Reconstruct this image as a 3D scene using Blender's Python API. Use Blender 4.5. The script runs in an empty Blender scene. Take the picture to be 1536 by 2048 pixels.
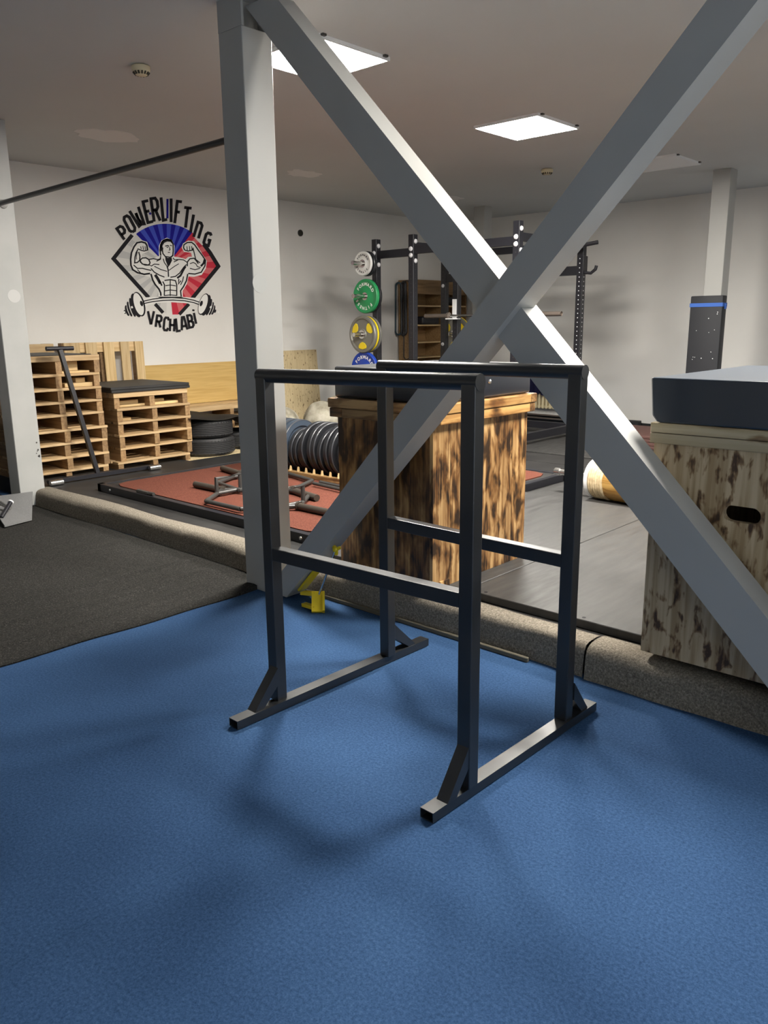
import bpy, bmesh, math, random
from mathutils import Vector, Matrix
random.seed(7)
S = bpy.context.scene
COL = S.collection
PI = math.pi

# ------------------------------------------------------------------ camera
F_PX, PITCH, ROLL, YAW = 1606.0, -0.2299, -0.011, -0.7455
CAM = Vector((2.29, -1.82, 1.456))
cy_, sy_ = math.cos(YAW), math.sin(YAW)
fw = Vector((sy_*math.cos(PITCH), cy_*math.cos(PITCH), math.sin(PITCH)))
rt0 = Vector((cy_, -sy_, 0)); up0 = rt0.cross(fw)
cr_, sr_ = math.cos(ROLL), math.sin(ROLL)
rt = cr_*rt0 + sr_*up0
up = -sr_*rt0 + cr_*up0
cam_data = bpy.data.cameras.new('camera')
cam = bpy.data.objects.new('camera', cam_data); COL.objects.link(cam)
cam.matrix_world = Matrix(((rt.x, up.x, -fw.x, CAM.x), (rt.y, up.y, -fw.y, CAM.y), (rt.z, up.z, -fw.z, CAM.z), (0, 0, 0, 1)))
cam_data.sensor_fit = 'HORIZONTAL'; cam_data.sensor_width = 36.0
cam_data.lens = F_PX/1536*36.0
cam_data.clip_start = 0.05; cam_data.clip_end = 60
S.camera = cam

# ------------------------------------------------------------------ light and exposure
PANEL_W = 190.0          # emission of the lit ceiling panels
SKY = 3.5                 # overcast daylight outside the windows
S.view_settings.view_transform = 'Standard'
S.view_settings.look = 'None'
S.view_settings.gamma = 1.0
S.view_settings.use_curve_mapping = False
S.view_settings.exposure = 0.0
W = bpy.data.worlds.new('daylight'); S.world = W; W.use_nodes = True
bg = W.node_tree.nodes['Background']
bg.inputs[0].default_value = (0.84, 0.92, 1.0, 1); bg.inputs[1].default_value = SKY

# ------------------------------------------------------------------ materials
MATS = {}
def mat(name, color, rough=0.5, metal=0.0, spec=0.5, noise=None, bump=None, build=None, coat=0.0, sheen=0.0):
    if name in MATS: return MATS[name]
    m = bpy.data.materials.new(name); m.use_nodes = True
    nt = m.node_tree; b = nt.nodes['Principled BSDF']
    b.inputs['Base Color'].default_value = (*color, 1)
    b.inputs['Roughness'].default_value = rough
    b.inputs['Metallic'].default_value = metal
    b.inputs['Specular IOR Level'].default_value = spec
    b.inputs['Coat Weight'].default_value = coat
    b.inputs['Sheen Weight'].default_value = sheen; b.inputs['Sheen Roughness'].default_value = 0.25
    if noise:      # (scale, colour2, low, high, stretch)
        sc, c2, lo, hi, st = noise
        f = noise_node(nt, sc, st)
        r = ramp(nt, f, [(lo, (*color, 1)), (hi, (*c2, 1))])
        nt.links.new(r, b.inputs['Base Color'])
    if bump:       # (scale, strength, distance)
        f = noise_node(nt, bump[0], (1, 1, 1))
        bn = nt.nodes.new('ShaderNodeBump'); bn.inputs['Strength'].default_value = bump[1]; bn.inputs['Distance'].default_value = bump[2]
        nt.links.new(f, bn.inputs['Height']); nt.links.new(bn.outputs[0], b.inputs['Normal'])
    if build: build(nt, b)
    MATS[name] = m
    return m
def coords(nt, stretch, rand=False):
    tc = nt.nodes.new('ShaderNodeTexCoord'); mp = nt.nodes.new('ShaderNodeMapping')
    mp.inputs['Scale'].default_value = stretch
    nt.links.new(tc.outputs['Object'], mp.inputs['Vector'])
    if rand:
        oi = nt.nodes.new('ShaderNodeObjectInfo'); mu = nt.nodes.new('ShaderNodeMath'); mu.operation = 'MULTIPLY'; mu.inputs[1].default_value = 37.0
        nt.links.new(oi.outputs['Random'], mu.inputs[0])
        cx = nt.nodes.new('ShaderNodeCombineXYZ')
        for k in range(3): nt.links.new(mu.outputs[0], cx.inputs[k])
        nt.links.new(cx.outputs[0], mp.inputs['Location'])
    return mp.outputs[0]
def noise_node(nt, scale, stretch=(1, 1, 1), detail=3.0, rand=False, dist=0.0, rough=0.5):
    n = nt.nodes.new('ShaderNodeTexNoise'); n.inputs['Scale'].default_value = scale; n.inputs['Detail'].default_value = detail
    n.inputs['Distortion'].default_value = dist; n.inputs['Roughness'].default_value = rough
    nt.links.new(coords(nt, stretch, rand), n.inputs['Vector'])
    return n.outputs['Fac']
def ramp(nt, fac, stops):
    r = nt.nodes.new('ShaderNodeValToRGB'); e = r.color_ramp.elements
    while len(e) < len(stops): e.new(0.5)
    for k, (p, c) in enumerate(stops): e[k].position = p; e[k].color = c
    nt.links.new(fac, r.inputs['Fac'])
    return r.outputs['Color']
def mixc(nt, fac, a, b, mode='MIX'):
    m = nt.nodes.new('ShaderNodeMix'); m.data_type = 'RGBA'; m.blend_type = mode
    for sock, v in ((m.inputs[0], fac), (m.inputs[6], a), (m.inputs[7], b)):
        if isinstance(v, (int, float)): sock.default_value = v
        elif isinstance(v, tuple): sock.default_value = (*v, 1)
        else: nt.links.new(v, sock)
    return m.outputs[2]
def wood(name, light, dark, burn=None, burn_lo=0.45, burn_hi=0.62, axis=2, rough=0.6, burn_scale=5.0, knots=True):
    """timber: grain along one axis, tone per piece, optional torch scorch"""
    def build(nt, b):
        st = [26, 26, 26]; st[axis] = 1.2
        g = noise_node(nt, 1.6, tuple(st), 5.0, True, 0.6)
        col = ramp(nt, g, [(0.34, (*dark, 1)), (0.62, (*light, 1))])
        oi = nt.nodes.new('ShaderNodeObjectInfo')
        tone = ramp(nt, oi.outputs['Random'], [(0.0, (0.72, 0.70, 0.68, 1)), (1.0, (1.12, 1.1, 1.06, 1))])
        col = mixc(nt, 1.0, col, tone, 'MULTIPLY')
        if burn:
            s2 = [1.7, 1.7, 1.7]; s2[axis] = 0.75
            f1 = noise_node(nt, burn_scale, tuple(s2), 3.0, True, 0.4)
            s3 = [24, 24, 24]; s3[axis] = 0.8
            f2 = noise_node(nt, 3.0, tuple(s3), 3.0, True, 0.8)
            ad = nt.nodes.new('ShaderNodeMath'); ad.operation = 'MULTIPLY_ADD'; ad.inputs[1].default_value = 0.30
            nt.links.new(f2, ad.inputs[0]); nt.links.new(f1, ad.inputs[2])
            d_ = burn_hi-burn_lo; o_ = 0.15
            tint = ramp(nt, ad.outputs[0], [(burn_lo+o_, (1, 1, 1, 1)), (burn_lo+o_+d_*0.5, (0.50, 0.40, 0.31, 1)), (burn_hi+o_, (*burn, 1))])
            col = mixc(nt, 1.0, col, tint, 'MULTIPLY')
        nt.links.new(col, b.inputs['Base Color'])
        bn = nt.nodes.new('ShaderNodeBump'); bn.inputs['Strength'].default_value = 0.25; bn.inputs['Distance'].default_value = 0.002
        nt.links.new(g, bn.inputs['Height']); nt.links.new(bn.outputs[0], b.inputs['Normal'])
    return mat(name, light, rough, build=build)

def carpet_blue(nt, b):
    f = noise_node(nt, 110, (1, 1, 1), 8.0, rough=0.85)
    c1 = ramp(nt, f, [(0.36, (0.018, 0.048, 0.112, 1)), (0.5, (0.033, 0.079, 0.174, 1)), (0.64, (0.062, 0.126, 0.245, 1))])
    g = noise_node(nt, 2.2, (1, 1, 1), 4.0)
    c2 = ramp(nt, g, [(0.35, (0.86, 0.88, 0.9, 1)), (0.65, (1.06, 1.06, 1.05, 1))])
    nt.links.new(mixc(nt, 1.0, c1, c2, 'MULTIPLY'), b.inputs['Base Color'])
    bn = nt.nodes.new('ShaderNodeBump'); bn.inputs['Strength'].default_value = 0.3; bn.inputs['Distance'].default_value = 0.002
    nt.links.new(f, bn.inputs['Height']); nt.links.new(bn.outputs[0], b.inputs['Normal'])
def carpet_dark(nt, b):
    f = noise_node(nt, 130, (1, 1, 1), 6.0, rough=0.8)
    c1 = ramp(nt, f, [(0.36, (0.010, 0.0097, 0.009, 1)), (0.55, (0.028, 0.0268, 0.0245, 1)), (0.70, (0.11, 0.105, 0.095, 1))])
    nt.links.new(c1, b.inputs['Base Color'])
    bn = nt.nodes.new('ShaderNodeBump'); bn.inputs['Strength'].default_value = 0.6; bn.inputs['Distance'].default_value = 0.003
    nt.links.new(f, bn.inputs['Height']); nt.links.new(bn.outputs[0], b.inputs['Normal'])
def carpet_grey(nt, b):
    f = noise_node(nt, 120, (1, 1, 1), 6.0, rough=0.8)
    c1 = ramp(nt, f, [(0.34, (0.085, 0.074, 0.059, 1)), (0.5, (0.19, 0.167, 0.133, 1)), (0.66, (0.36, 0.32, 0.262, 1))])
    nt.links.new(c1, b.inputs['Base Color'])
    bn = nt.nodes.new('ShaderNodeBump'); bn.inputs['Strength'].default_value = 0.35; bn.inputs['Distance'].default_value = 0.003
    nt.links.new(f, bn.inputs['Height']); nt.links.new(bn.outputs[0], b.inputs['Normal'])
def rubber_grey(nt, b):
    f = noise_node(nt, 3.0, (8, 1, 1), 5.0)
    c1 = ramp(nt, f, [(0.3, (0.025, 0.0246, 0.0238, 1)), (0.7, (0.042, 0.0412, 0.0395, 1))])
    nt.links.new(c1, b.inputs['Base Color'])
    r = ramp(nt, noise_node(nt, 5.0, (6, 1, 1), 4.0), [(0.3, (0.44, 0.44, 0.44, 1)), (0.7, (0.6, 0.6, 0.6, 1))])
    nt.links.new(r, b.inputs['Roughness'])
def rubber_red(nt, b):
    f = noise_node(nt, 130, (1, 1, 1), 2.0)
    c1 = ramp(nt, f, [(0.35, (0.082, 0.027, 0.018, 1)), (0.65, (0.148, 0.050, 0.033, 1))])
    nt.links.new(c1, b.inputs['Base Color'])
def wall_paint(nt, b):
    f = noise_node(nt, 0.7, (1, 1, 1), 4.0)
    c1 = ramp(nt, f, [(0.3, (0.70, 0.68, 0.64, 1)), (0.7, (0.80, 0.785, 0.75, 1))])
    nt.links.new(c1, b.inputs['Base Color'])
    bn = nt.nodes.new('ShaderNodeBump'); bn.inputs['Strength'].default_value = 0.12; bn.inputs['Distance'].default_value = 0.01
    nt.links.new(noise_node(nt, 18, (1, 1, 1), 3.0), bn.inputs['Height']); nt.links.new(bn.outputs[0], b.inputs['Normal'])
def stone(nt, b):
    f = noise_node(nt, 9, (1, 1, 1), 6.0)
    c1 = ramp(nt, f, [(0.3, (0.20, 0.18, 0.13, 1)), (0.55, (0.42, 0.39, 0.31, 1)), (0.75, (0.56, 0.53, 0.45, 1))])
    nt.links.new(c1, b.inputs['Base Color'])
def steel_scuffed(nt, b):
    f = noise_node(nt, 7, (1, 1, 1), 5.0)
    r = ramp(nt, f, [(0.3, (0.30, 0.30, 0.30, 1)), (0.7, (0.46, 0.46, 0.46, 1))])
    nt.links.new(r, b.inputs['Roughness'])

M = {
 'blue_carpet': mat('blue_needle_felt', (0.05, 0.12, 0.27), 0.95, spec=0.15, build=carpet_blue),
 'black_carpet': mat('black_carpet', (0.03, 0.03, 0.03), 0.95, spec=0.1, build=carpet_dark),
 'grey_carpet': mat('grey_carpet', (0.2, 0.19, 0.17), 0.95, spec=0.1, build=carpet_grey),
 'mat_rubber': mat('grey_mat_rubber', (0.1, 0.1, 0.1), 0.45, build=rubber_grey),
 'black_rubber': mat('black_rubber', (0.014, 0.0135, 0.0135), 0.55, noise=(4, (0.027, 0.026, 0.025), 0.35, 0.7, (1, 1, 1))),
 'red_rubber': mat('red_rubber', (0.3, 0.08, 0.05), 0.9, spec=0.12, build=rubber_red),
 'wall': mat('white_wall_paint', (0.78, 0.76, 0.72), 0.85, spec=0.2, build=wall_paint),
 'ceiling': mat('ceiling_paint', (0.57, 0.58, 0.57), 0.9, spec=0.15, noise=(1.2, (0.595, 0.605, 0.595), 0.3, 0.7, (1, 1, 1))),
 'patch': mat('pale_filler', (0.76, 0.745, 0.73), 0.9, spec=0.15),
 'column': mat('grey_column_paint', (0.37, 0.368, 0.35), 0.42, noise=(3, (0.395, 0.393, 0.375), 0.3, 0.7, (1, 1, 1))),
 'column_worn': mat('pale_column_paint', (0.375, 0.38, 0.365), 0.5, noise=(4, (0.42, 0.42, 0.405), 0.35, 0.65, (1, 1, 1))),
 'rack_steel': mat('dark_satin_steel', (0.013, 0.014, 0.016), 0.36, spec=0.9, build=steel_scuffed),
 'black_steel': mat('black_powder_steel', (0.012, 0.012, 0.016), 0.38),
 'dull_steel': mat('dull_steel', (0.055, 0.053, 0.05), 0.36, metal=0.3),
 'sleeve_steel': mat('dark_sleeve_steel', (0.055, 0.045, 0.036), 0.42, metal=0.2),
 'zinc': mat('zinc_bolt', (0.62, 0.62, 0.64), 0.35),
 'chrome': mat('chrome', (0.62, 0.61, 0.59), 0.25, metal=1.0),
 'brown_steel': mat('worn_brown_steel', (0.20, 0.165, 0.14), 0.4, metal=0.5),
 'vinyl': mat('black_vinyl', (0.012, 0.014, 0.02), 0.28, spec=0.8, sheen=0.2),
 'vinyl_blue': mat('navy_vinyl', (0.010, 0.020, 0.036), 0.28, spec=1.0, sheen=0.45),
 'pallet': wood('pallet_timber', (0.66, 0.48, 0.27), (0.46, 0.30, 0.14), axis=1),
 'pallet_x': wood('shaded_pallet_bearer', (0.36, 0.23, 0.11), (0.22, 0.125, 0.055), axis=0),  # bearers darkened, shade of the pallet gaps put into the colour
 'pine_z': wood('pale_pine', (0.74, 0.56, 0.31), (0.58, 0.40, 0.18), axis=2),
 'pine_y': wood('pale_pine_cross', (0.72, 0.54, 0.30), (0.55, 0.37, 0.17), axis=1),
 'ply': wood('yellow_plywood', (0.66, 0.46, 0.17), (0.56, 0.37, 0.12), axis=1),
 'ply_pale': wood('pale_plywood', (0.70, 0.58, 0.36), (0.60, 0.48, 0.28), burn=(0.15, 0.12, 0.10), burn_lo=0.62, burn_hi=0.70, burn_scale=30, axis=2),
 'char_side': wood('torched_pine', (0.64, 0.42, 0.19), (0.28, 0.14, 0.045), burn=(0.06, 0.045, 0.04), burn_lo=0.405, burn_hi=0.61, axis=2, rough=0.42, burn_scale=9.0),
 'char_shade_front': wood('torched_shaded_pine', (0.50, 0.30, 0.11), (0.26, 0.13, 0.04), burn=(0.07, 0.05, 0.045), burn_lo=0.33, burn_hi=0.60, axis=2, rough=0.45, burn_scale=8.0),  # darker than the sides: heavier char plus shade put into the colour
 'char_lid': wood('torched_lid_y', (0.62, 0.38, 0.14), (0.40, 0.20, 0.06), burn=(0.09, 0.07, 0.06), burn_lo=0.48, burn_hi=0.68, axis=1, rough=0.45),
 'char_lid_x': wood('torched_lid_x', (0.42, 0.27, 0.12), (0.24, 0.13, 0.05), burn=(0.10, 0.08, 0.07), burn_lo=0.44, burn_hi=0.66, axis=0, rough=0.45),
 'lite_box': wood('lightly_torched_pine', (0.72, 0.58, 0.38), (0.46, 0.33, 0.18), burn=(0.13, 0.09, 0.075), burn_lo=0.535, burn_hi=0.66, axis=2, rough=0.5, burn_scale=14.0),
 'lite_lid': wood('lightly_torched_lid', (0.58, 0.50, 0.34), (0.47, 0.38, 0.23), burn=(0.22, 0.14, 0.12), burn_lo=0.48, burn_hi=0.66, axis=0, rough=0.5),
 'log': wood('varnished_log', (0.66, 0.40, 0.12), (0.32, 0.15, 0.03), axis=0, rough=0.3),
 'shelf': wood('brown_shelf_board', (0.30, 0.19, 0.09), (0.20, 0.12, 0.05), axis=1),
 'rope': mat('pale_rope', (0.72, 0.58, 0.36), 0.8, noise=(40, (0.55, 0.42, 0.24), 0.4, 0.6, (1, 1, 1))),
 'stone': mat('concrete_stone', (0.4, 0.38, 0.3), 0.85, build=stone, bump=(30, 0.3, 0.01)),
 'tire': mat('tire_rubber', (0.03, 0.03, 0.031), 0.5),
 'plate_black': mat('black_bumper_rubber', (0.016, 0.017, 0.02), 0.33),
 'plate_edge': mat('grey_rim', (0.045, 0.048, 0.055), 0.35),  # lighter than the disc, gives the rims their painted highlight
 'plate_blue_grey': mat('dusty_blue_grey_plate', (0.040, 0.055, 0.078), 0.36),
 'plate_white': mat('white_bumper', (0.72, 0.72, 0.70), 0.45),
 'plate_green': mat('green_bumper', (0.02, 0.26, 0.085), 0.45),
 'plate_blue': mat('blue_bumper', (0.012, 0.05, 0.36), 0.45),
 'plate_grey': mat('grey_iron_plate', (0.20, 0.195, 0.17), 0.4, metal=0.3),
 'yellow': mat('yellow_paint', (0.80, 0.60, 0.015), 0.4),
 'white_text': mat('white_lettering', (0.85, 0.85, 0.83), 0.6),
 'black_text': mat('black_lettering', (0.02, 0.02, 0.02), 0.6),
 'black_board': mat('matte_black_board', (0.022, 0.023, 0.027), 0.6, spec=0.3),
 'navy_cloth': mat('navy_cloth', (0.012, 0.012, 0.06), 0.9),
 'radiator': mat('cream_radiator', (0.70, 0.60, 0.38), 0.4),
 'copper': mat('orange_pipe', (0.50, 0.16, 0.06), 0.4),
 'brown_mat': mat('brown_foam', (0.07, 0.028, 0.022), 0.7),
 'beige_trim': mat('beige_trim', (0.12, 0.105, 0.075), 0.7),
 'blue_strap': mat('blue_strap', (0.03, 0.11, 0.42), 0.6),
 'red_band': mat('dark_red_band', (0.26, 0.02, 0.03), 0.6),
 'teal_band': mat('dark_teal_band', (0.02, 0.045, 0.06), 0.5),
 'black_band': mat('black_band', (0.012, 0.012, 0.016), 0.5),
 'bin_blue': mat('slate_blue_plastic', (0.045, 0.065, 0.11), 0.45),
 'round_patch': mat('pale_round_patch', (0.49, 0.49, 0.475), 0.5),
 'tread': mat('grey_tread_plate', (0.14, 0.14, 0.14), 0.55, noise=(200, (0.19, 0.19, 0.19), 0.4, 0.6, (1, 1, 1))),
 'detector': mat('ivory_plastic', (0.62, 0.56, 0.38), 0.5),
 'dark_slot': mat('dark_slot', (0.03, 0.028, 0.02), 0.7),
 'white_metal': mat('white_metal', (0.80, 0.80, 0.80), 0.5),
 'ink': mat('black_wall_paint', (0.014, 0.013, 0.016), 0.7, spec=0.2),
 'p_grey1': mat('grey_wall_paint', (0.50, 0.50, 0.49), 0.8, spec=0.2),
 'p_grey2': mat('pale_grey_wall_paint', (0.64, 0.63, 0.60), 0.8, spec=0.2),
 'p_blue1': mat('deep_blue_wall_paint', (0.012, 0.01, 0.26), 0.8, spec=0.2),
 'p_blue2': mat('mid_blue_wall_paint', (0.055, 0.085, 0.50), 0.8, spec=0.2),
 'p_red1': mat('red_wall_paint', (0.55, 0.035, 0.06), 0.8, spec=0.2),
 'p_red2': mat('pink_wall_paint', (0.66, 0.15, 0.16), 0.8, spec=0.2),
 'p_white': mat('white_mural_paint', (0.80, 0.79, 0.755), 0.85, spec=0.2),
 'offcut': wood('offcut_timber', (0.70, 0.52, 0.27), (0.52, 0.35, 0.16), axis=1),
}
def emitter(name, color, strength):
    m = bpy.data.materials.new(name); m.use_nodes = True
    b = m.node_tree.nodes['Principled BSDF']
    b.inputs['Base Color'].default_value = (0.8, 0.8, 0.8, 1)
    b.inputs['Emission Color'].default_value = (*color, 1); b.inputs['Emission Strength'].default_value = strength
    return m
M['glow'] = emitter('lit_diffuser', (1.0, 0.955, 0.88), PANEL_W)

# ------------------------------------------------------------------ mesh helpers
def BM(): return bmesh.new()
def finish(bm, recalc=True):
    if recalc: bmesh.ops.recalc_face_normals(bm, faces=bm.faces)
def link_mesh(name, bm, material, parent=None, smooth=None, bevel=0):
    finish(bm)
    me = bpy.data.meshes.new(name); bm.to_mesh(me); bm.free()
    mats = material if isinstance(material, (list, tuple)) else [material]
    for m in mats: me.materials.append(m)
    if smooth:
        for p in me.polygons: p.use_smooth = True
        me.set_sharp_from_angle(angle=smooth)
    o = bpy.data.objects.new(name, me); COL.objects.link(o)
    if parent: o.parent = parent
    return o
def tag(o, label, cat, group=None):
    o['label'] = label; o['category'] = cat
    if group: o['group'] = group
    return o
def thing(name, label, cat, loc=(0, 0, 0), rotz=0.0, group=None):
    o = bpy.data.objects.new(name, None); COL.objects.link(o)
    o.location = loc; o.rotation_euler = (0, 0, rotz); o.empty_display_size = 0.1
    return tag(o, label, cat, group)
def struct(name, bm, m, parent=None):
    o = link_mesh(name, bm, m, parent)
    if not parent: o['kind'] = 'structure'
    return o
def dup(root, label, loc=None, rotz=None, group=None):
    def cp(o, par):
        c = o.copy(); COL.objects.link(c); c.parent = par
        for ch in [x for x in o.children]: cp(ch, c)
        return c
    r = cp(root, None)
    if loc is not None: r.location = loc
    if rotz is not None: r.rotation_euler = (0, 0, rotz)
    r['label'] = label
    if group: r['group'] = group
    return r
def box(bm, x0, x1, y0, y1, z0, z1, bevel=0.0, seg=1, mi=0):
    vs = [bm.verts.new(p) for p in ((x0,y0,z0),(x1,y0,z0),(x1,y1,z0),(x0,y1,z0),(x0,y0,z1),(x1,y0,z1),(x1,y1,z1),(x0,y1,z1))]
    fs = [bm.faces.new([vs[i] for i in f]) for f in ((3,2,1,0),(4,5,6,7),(0,1,5,4),(1,2,6,5),(2,3,7,6),(3,0,4,7))]
    for f in fs: f.material_index = mi
    if bevel > 0:
        es = set(e for f in fs for e in f.edges)
        bmesh.ops.bevel(bm, geom=list(es), offset=bevel, segments=seg, profile=0.5, affect='EDGES', clamp_overlap=True)
    return vs
def frame_axes(d):
    d = d.normalized(); a = Vector((0, 0, 1)) if abs(d.z) < 0.95 else Vector((1, 0, 0))
    u = d.cross(a).normalized(); v = d.cross(u).normalized()
    return u, v
def tube(bm, pts, r, n=10, cap=True, radii=None):
    pts = [Vector(p) for p in pts]; rings = []
    for i, p in enumerate(pts):
        if i == 0: d = pts[1]-pts[0]
        elif i == len(pts)-1: d = pts[-1]-pts[-2]
        else: d = (pts[i+1]-pts[i]).normalized()+(pts[i]-pts[i-1]).normalized()
        u, v = frame_axes(d); rr = radii[i] if radii else r
        if rings:
            pu = rings[-1][1]; dn = d.normalized()
            u = (pu-dn*pu.dot(dn)).normalized(); v = dn.cross(u)
        rings.append(([bm.verts.new(p+rr*(math.cos(2*PI*k/n)*u+math.sin(2*PI*k/n)*v)) for k in range(n)], u))
    for (a, _), (b, _) in zip(rings, rings[1:]):
        for k in range(n): bm.faces.new((a[k], a[(k+1)%n], b[(k+1)%n], b[k]))
    if cap:
        bm.faces.new(rings[0][0][::-1]); bm.faces.new(rings[-1][0])
def prism(bm, poly, axis, a, b):
    """extrude a 2-D polygon; axis 'x' -> poly is (y,z), 'y' -> (x,z), 'z' -> (x,y)"""
    def P(p, t): return (t, p[0], p[1]) if axis == 'x' else (p[0], t, p[1]) if axis == 'y' else (p[0], p[1], t)
    A = [bm.verts.new(P(p, a)) for p in poly]; B = [bm.verts.new(P(p, b)) for p in poly]
    n = len(poly); bm.faces.new(A); bm.faces.new(B[::-1])
    for k in range(n): bm.faces.new((A[k], B[k], B[(k+1)%n], A[(k+1)%n]))
def lathe(bm, prof, n=32, origin=(0, 0, 0), axis='z', closed=False):
    """revolve (radius, height) pairs"""
    ox, oy, oz = origin; rings = []
    for r, h in prof:
        ring = []
        for k in range(n):
            t = 2*PI*k/n; c, s = r*math.cos(t), r*math.sin(t)
            p = (c, s, h) if axis == 'z' else (h, c, s) if axis == 'x' else (s, h, c)
            ring.append(bm.verts.new((ox+p[0], oy+p[1], oz+p[2])))
        rings.append(ring)
    m = len(rings)
    for i in range(m if closed else m-1):
        a, b = rings[i], rings[(i+1) % m]
        for k in range(n): bm.faces.new((a[k], a[(k+1)%n], b[(k+1)%n], b[k]))
    if not closed:
        bm.faces.new(rings[0][::-1]); bm.faces.new(rings[-1])
def bar_box(bm, p0, p1, w, t, side):
    """box of section w (across, in the side x dir plane) and t (along side) running from p0 to p1"""
    p0, p1 = Vector(p0), Vector(p1); d = (p1-p0).normalized(); s = Vector(side); s = (s-d*s.dot(d)).normalized(); q = d.cross(s)
    vs = []
    for p in (p0, p1):
        for a, b in ((-1,-1),(1,-1),(1,1),(-1,1)): vs.append(bm.verts.new(p+q*(a*w/2)+s*(b*t/2)))
    for f in ((0,1,2,3),(7,6,5,4),(0,4,5,1),(1,5,6,2),(2,6,7,3),(3,7,4,0)): bm.faces.new([vs[i] for i in f])
def disc(bm, c, r, normal, h=0.0, n=10):
    tube(bm, [Vector(c), Vector(c)+Vector(normal).normalized()*h], r, n)
def hemi(bm, c, r, normal, n=10):
    c = Vector(c); nn = Vector(normal).normalized()
    tube(bm, [c, c+nn*r*0.35, c+nn*r*0.6], r, n, radii=[r, r*0.85, r*0.4])

# ------------------------------------------------------------------ room shell
XL1, XL2, YB, ZC = -5.82, -5.98, 8.75, 3.0
XR, YF = 5.2, -5.0
b = BM(); box(b, -6.2, XR+0.2, YF-0.2, YB+0.2, -0.2, -0.01); fl = struct('floor', b, M['dark_slot'])
for x0, x1 in ((-6.2, 0.5595), (0.5600, XR+0.2)):
    b = BM(); box(b, x0, x1, YF-0.2, YB+0.2, -0.01, 0.0); link_mesh('carpet_strip', b, M['blue_carpet'], fl)
b = BM(); box(b, -6.2, XR+0.2, YF-0.2, YB+0.2, ZC, ZC+0.2); struct('ceiling', b, M['ceiling'])
b = BM(); prism(b, [(-6.2, YF), (XL1, YF), (XL1, 4.86), (XL2, 4.86), (XL2, YB), (-6.2, YB)], 'z', 0.0, ZC); struct('wall_left', b, M['wall'])
b = BM(); box(b, XL2, XR, YB, YB+0.2, 0, ZC); struct('wall_back', b, M['wall'])
def wall_with_windows(name, axis, at, th, a0, a1, holes):
    """wall panel along one axis with rectangular window openings"""
    b = BM(); cuts = [a0]
    for h0, h1, z0, z1 in holes:
        segs = [(cuts[-1], h0, 0, ZC), (h0, h1, 0, z0), (h0, h1, z1, ZC)]; cuts.append(h1)
        for s0, s1, za, zb in segs:
            if axis == 'x': box(b, s0, s1, at, at+th, za, zb)
            else: box(b, at, at+th, s0, s1, za, zb)
    s0 = cuts[-1]
    if axis == 'x': box(b, s0, a1, at, at+th, 0, ZC)
    else: box(b, at, at+th, s0, a1, 0, ZC)
    return struct(name, b, M['wall'])
wall_with_windows('wall_right', 'y', XR, 0.2, YF, YB, [(-4.2, -1.9, 0.8, 2.6), (-1.4, 0.9, 0.8, 2.6)])
b = BM(); box(b, -6.0, XR, YF-0.2, YF, 0, ZC); struct('wall_front', b, M['wall'])
def window(i, axis, at, a0, a1, z0, z1):
    b = BM(); t = 0.06
    for (s0, s1, za, zb) in ((a0, a1, z0, z0+t), (a0, a1, z1-t, z1), (a0, a0+t, z0, z1), (a1-t, a1, z0, z1), ((a0+a1)/2-t/2, (a0+a1)/2+t/2, z0, z1)):
        if axis == 'x': box(b, s0, s1, at-0.03, at+0.03, za, zb)
        else: box(b, at-0.03, at+0.03, s0, s1, za, zb)
    struct('window_%d' % i, b, M['white_metal'])
window(1, 'y', XR+0.1, -4.2, -1.9, 0.8, 2.6); window(2, 'y', XR+0.1, -1.4, 0.9, 0.8, 2.6)
# filler patches on the ceiling
def blob(bm, cx, cy, rx, ry, z, rot=0.0, seed=0, n=22):
    rnd = random.Random(seed); vs = []
    for k in range(n):
        t = 2*PI*k/n; q = 0.82+0.36*rnd.random(); x, y = rx*math.cos(t)*q, ry*math.sin(t)*q
        vs.append((cx+x*math.cos(rot)-y*math.sin(rot), cy+x*math.sin(rot)+y*math.cos(rot)))
    prism(bm, vs, 'z', z-0.003, z)
for k, (x, y, rx, ry, lab) in enumerate(((-4.25, 1.95, 0.20, 0.26, 'pale filler patch on the ceiling near the left column'), (-4.4, 4.25, 0.16, 0.22, 'pale filler patch on the ceiling right of the grey column'), (-4.4, 6.75, 0.14, 0.2, 'small pale filler patch on the ceiling left of the crossing brace'))):
    b = BM(); blob(b, x, y, rx, ry, ZC, 0.3*k, k); tag(link_mesh('ceiling_patch', b, M['patch']), lab, 'patch')

# black carpet laid over the blue one
b = BM(); NX, NY = 260, 70; x0, x1, y0, y1 = -5.81, -1.18, -4.9, 1.02
grid = []
rnd = random.Random(3)
for j in range(NY+1):
    row = []
    for i in range(NX+1):
        u, v = i/NX, j/NY; x = x0+(x1-x0)*u; y = y0+(y1-y0)*v**0.6
        z = 0.010
        for (xp, w, am, y_a) in ((-1.96, 0.030, 0.012, 0.9), (-1.69, 0.028, 0.010, 0.85), (-1.45, 0.03, 0.007, 0.6), (-2.75, 0.06, 0.008, 0.9)):
            dd = x-xp-0.035*math.sin(2.2*y+xp*7)-0.012*math.sin(7*y)
            z += am*math.exp(-(dd/w)**2)*max(0.0, min(1.0, (y_a-y)/0.12+1, (y+1.3)/0.8))
        if i == NX: x += 0.012*math.sin(y*3.1)+0.006*math.sin(y*11); z = 0.007
        d = math.hypot(x+1.2, y-0.86); z += 0.02*math.exp(-(d/0.12)**2)
        row.append(b.verts.new((x, y, z)))
    grid.append(row)
for j in range(NY):
    for i in range(NX): b.faces.new((grid[j][i], grid[j][i+1], grid[j+1][i+1], grid[j+1][i]))
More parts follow.
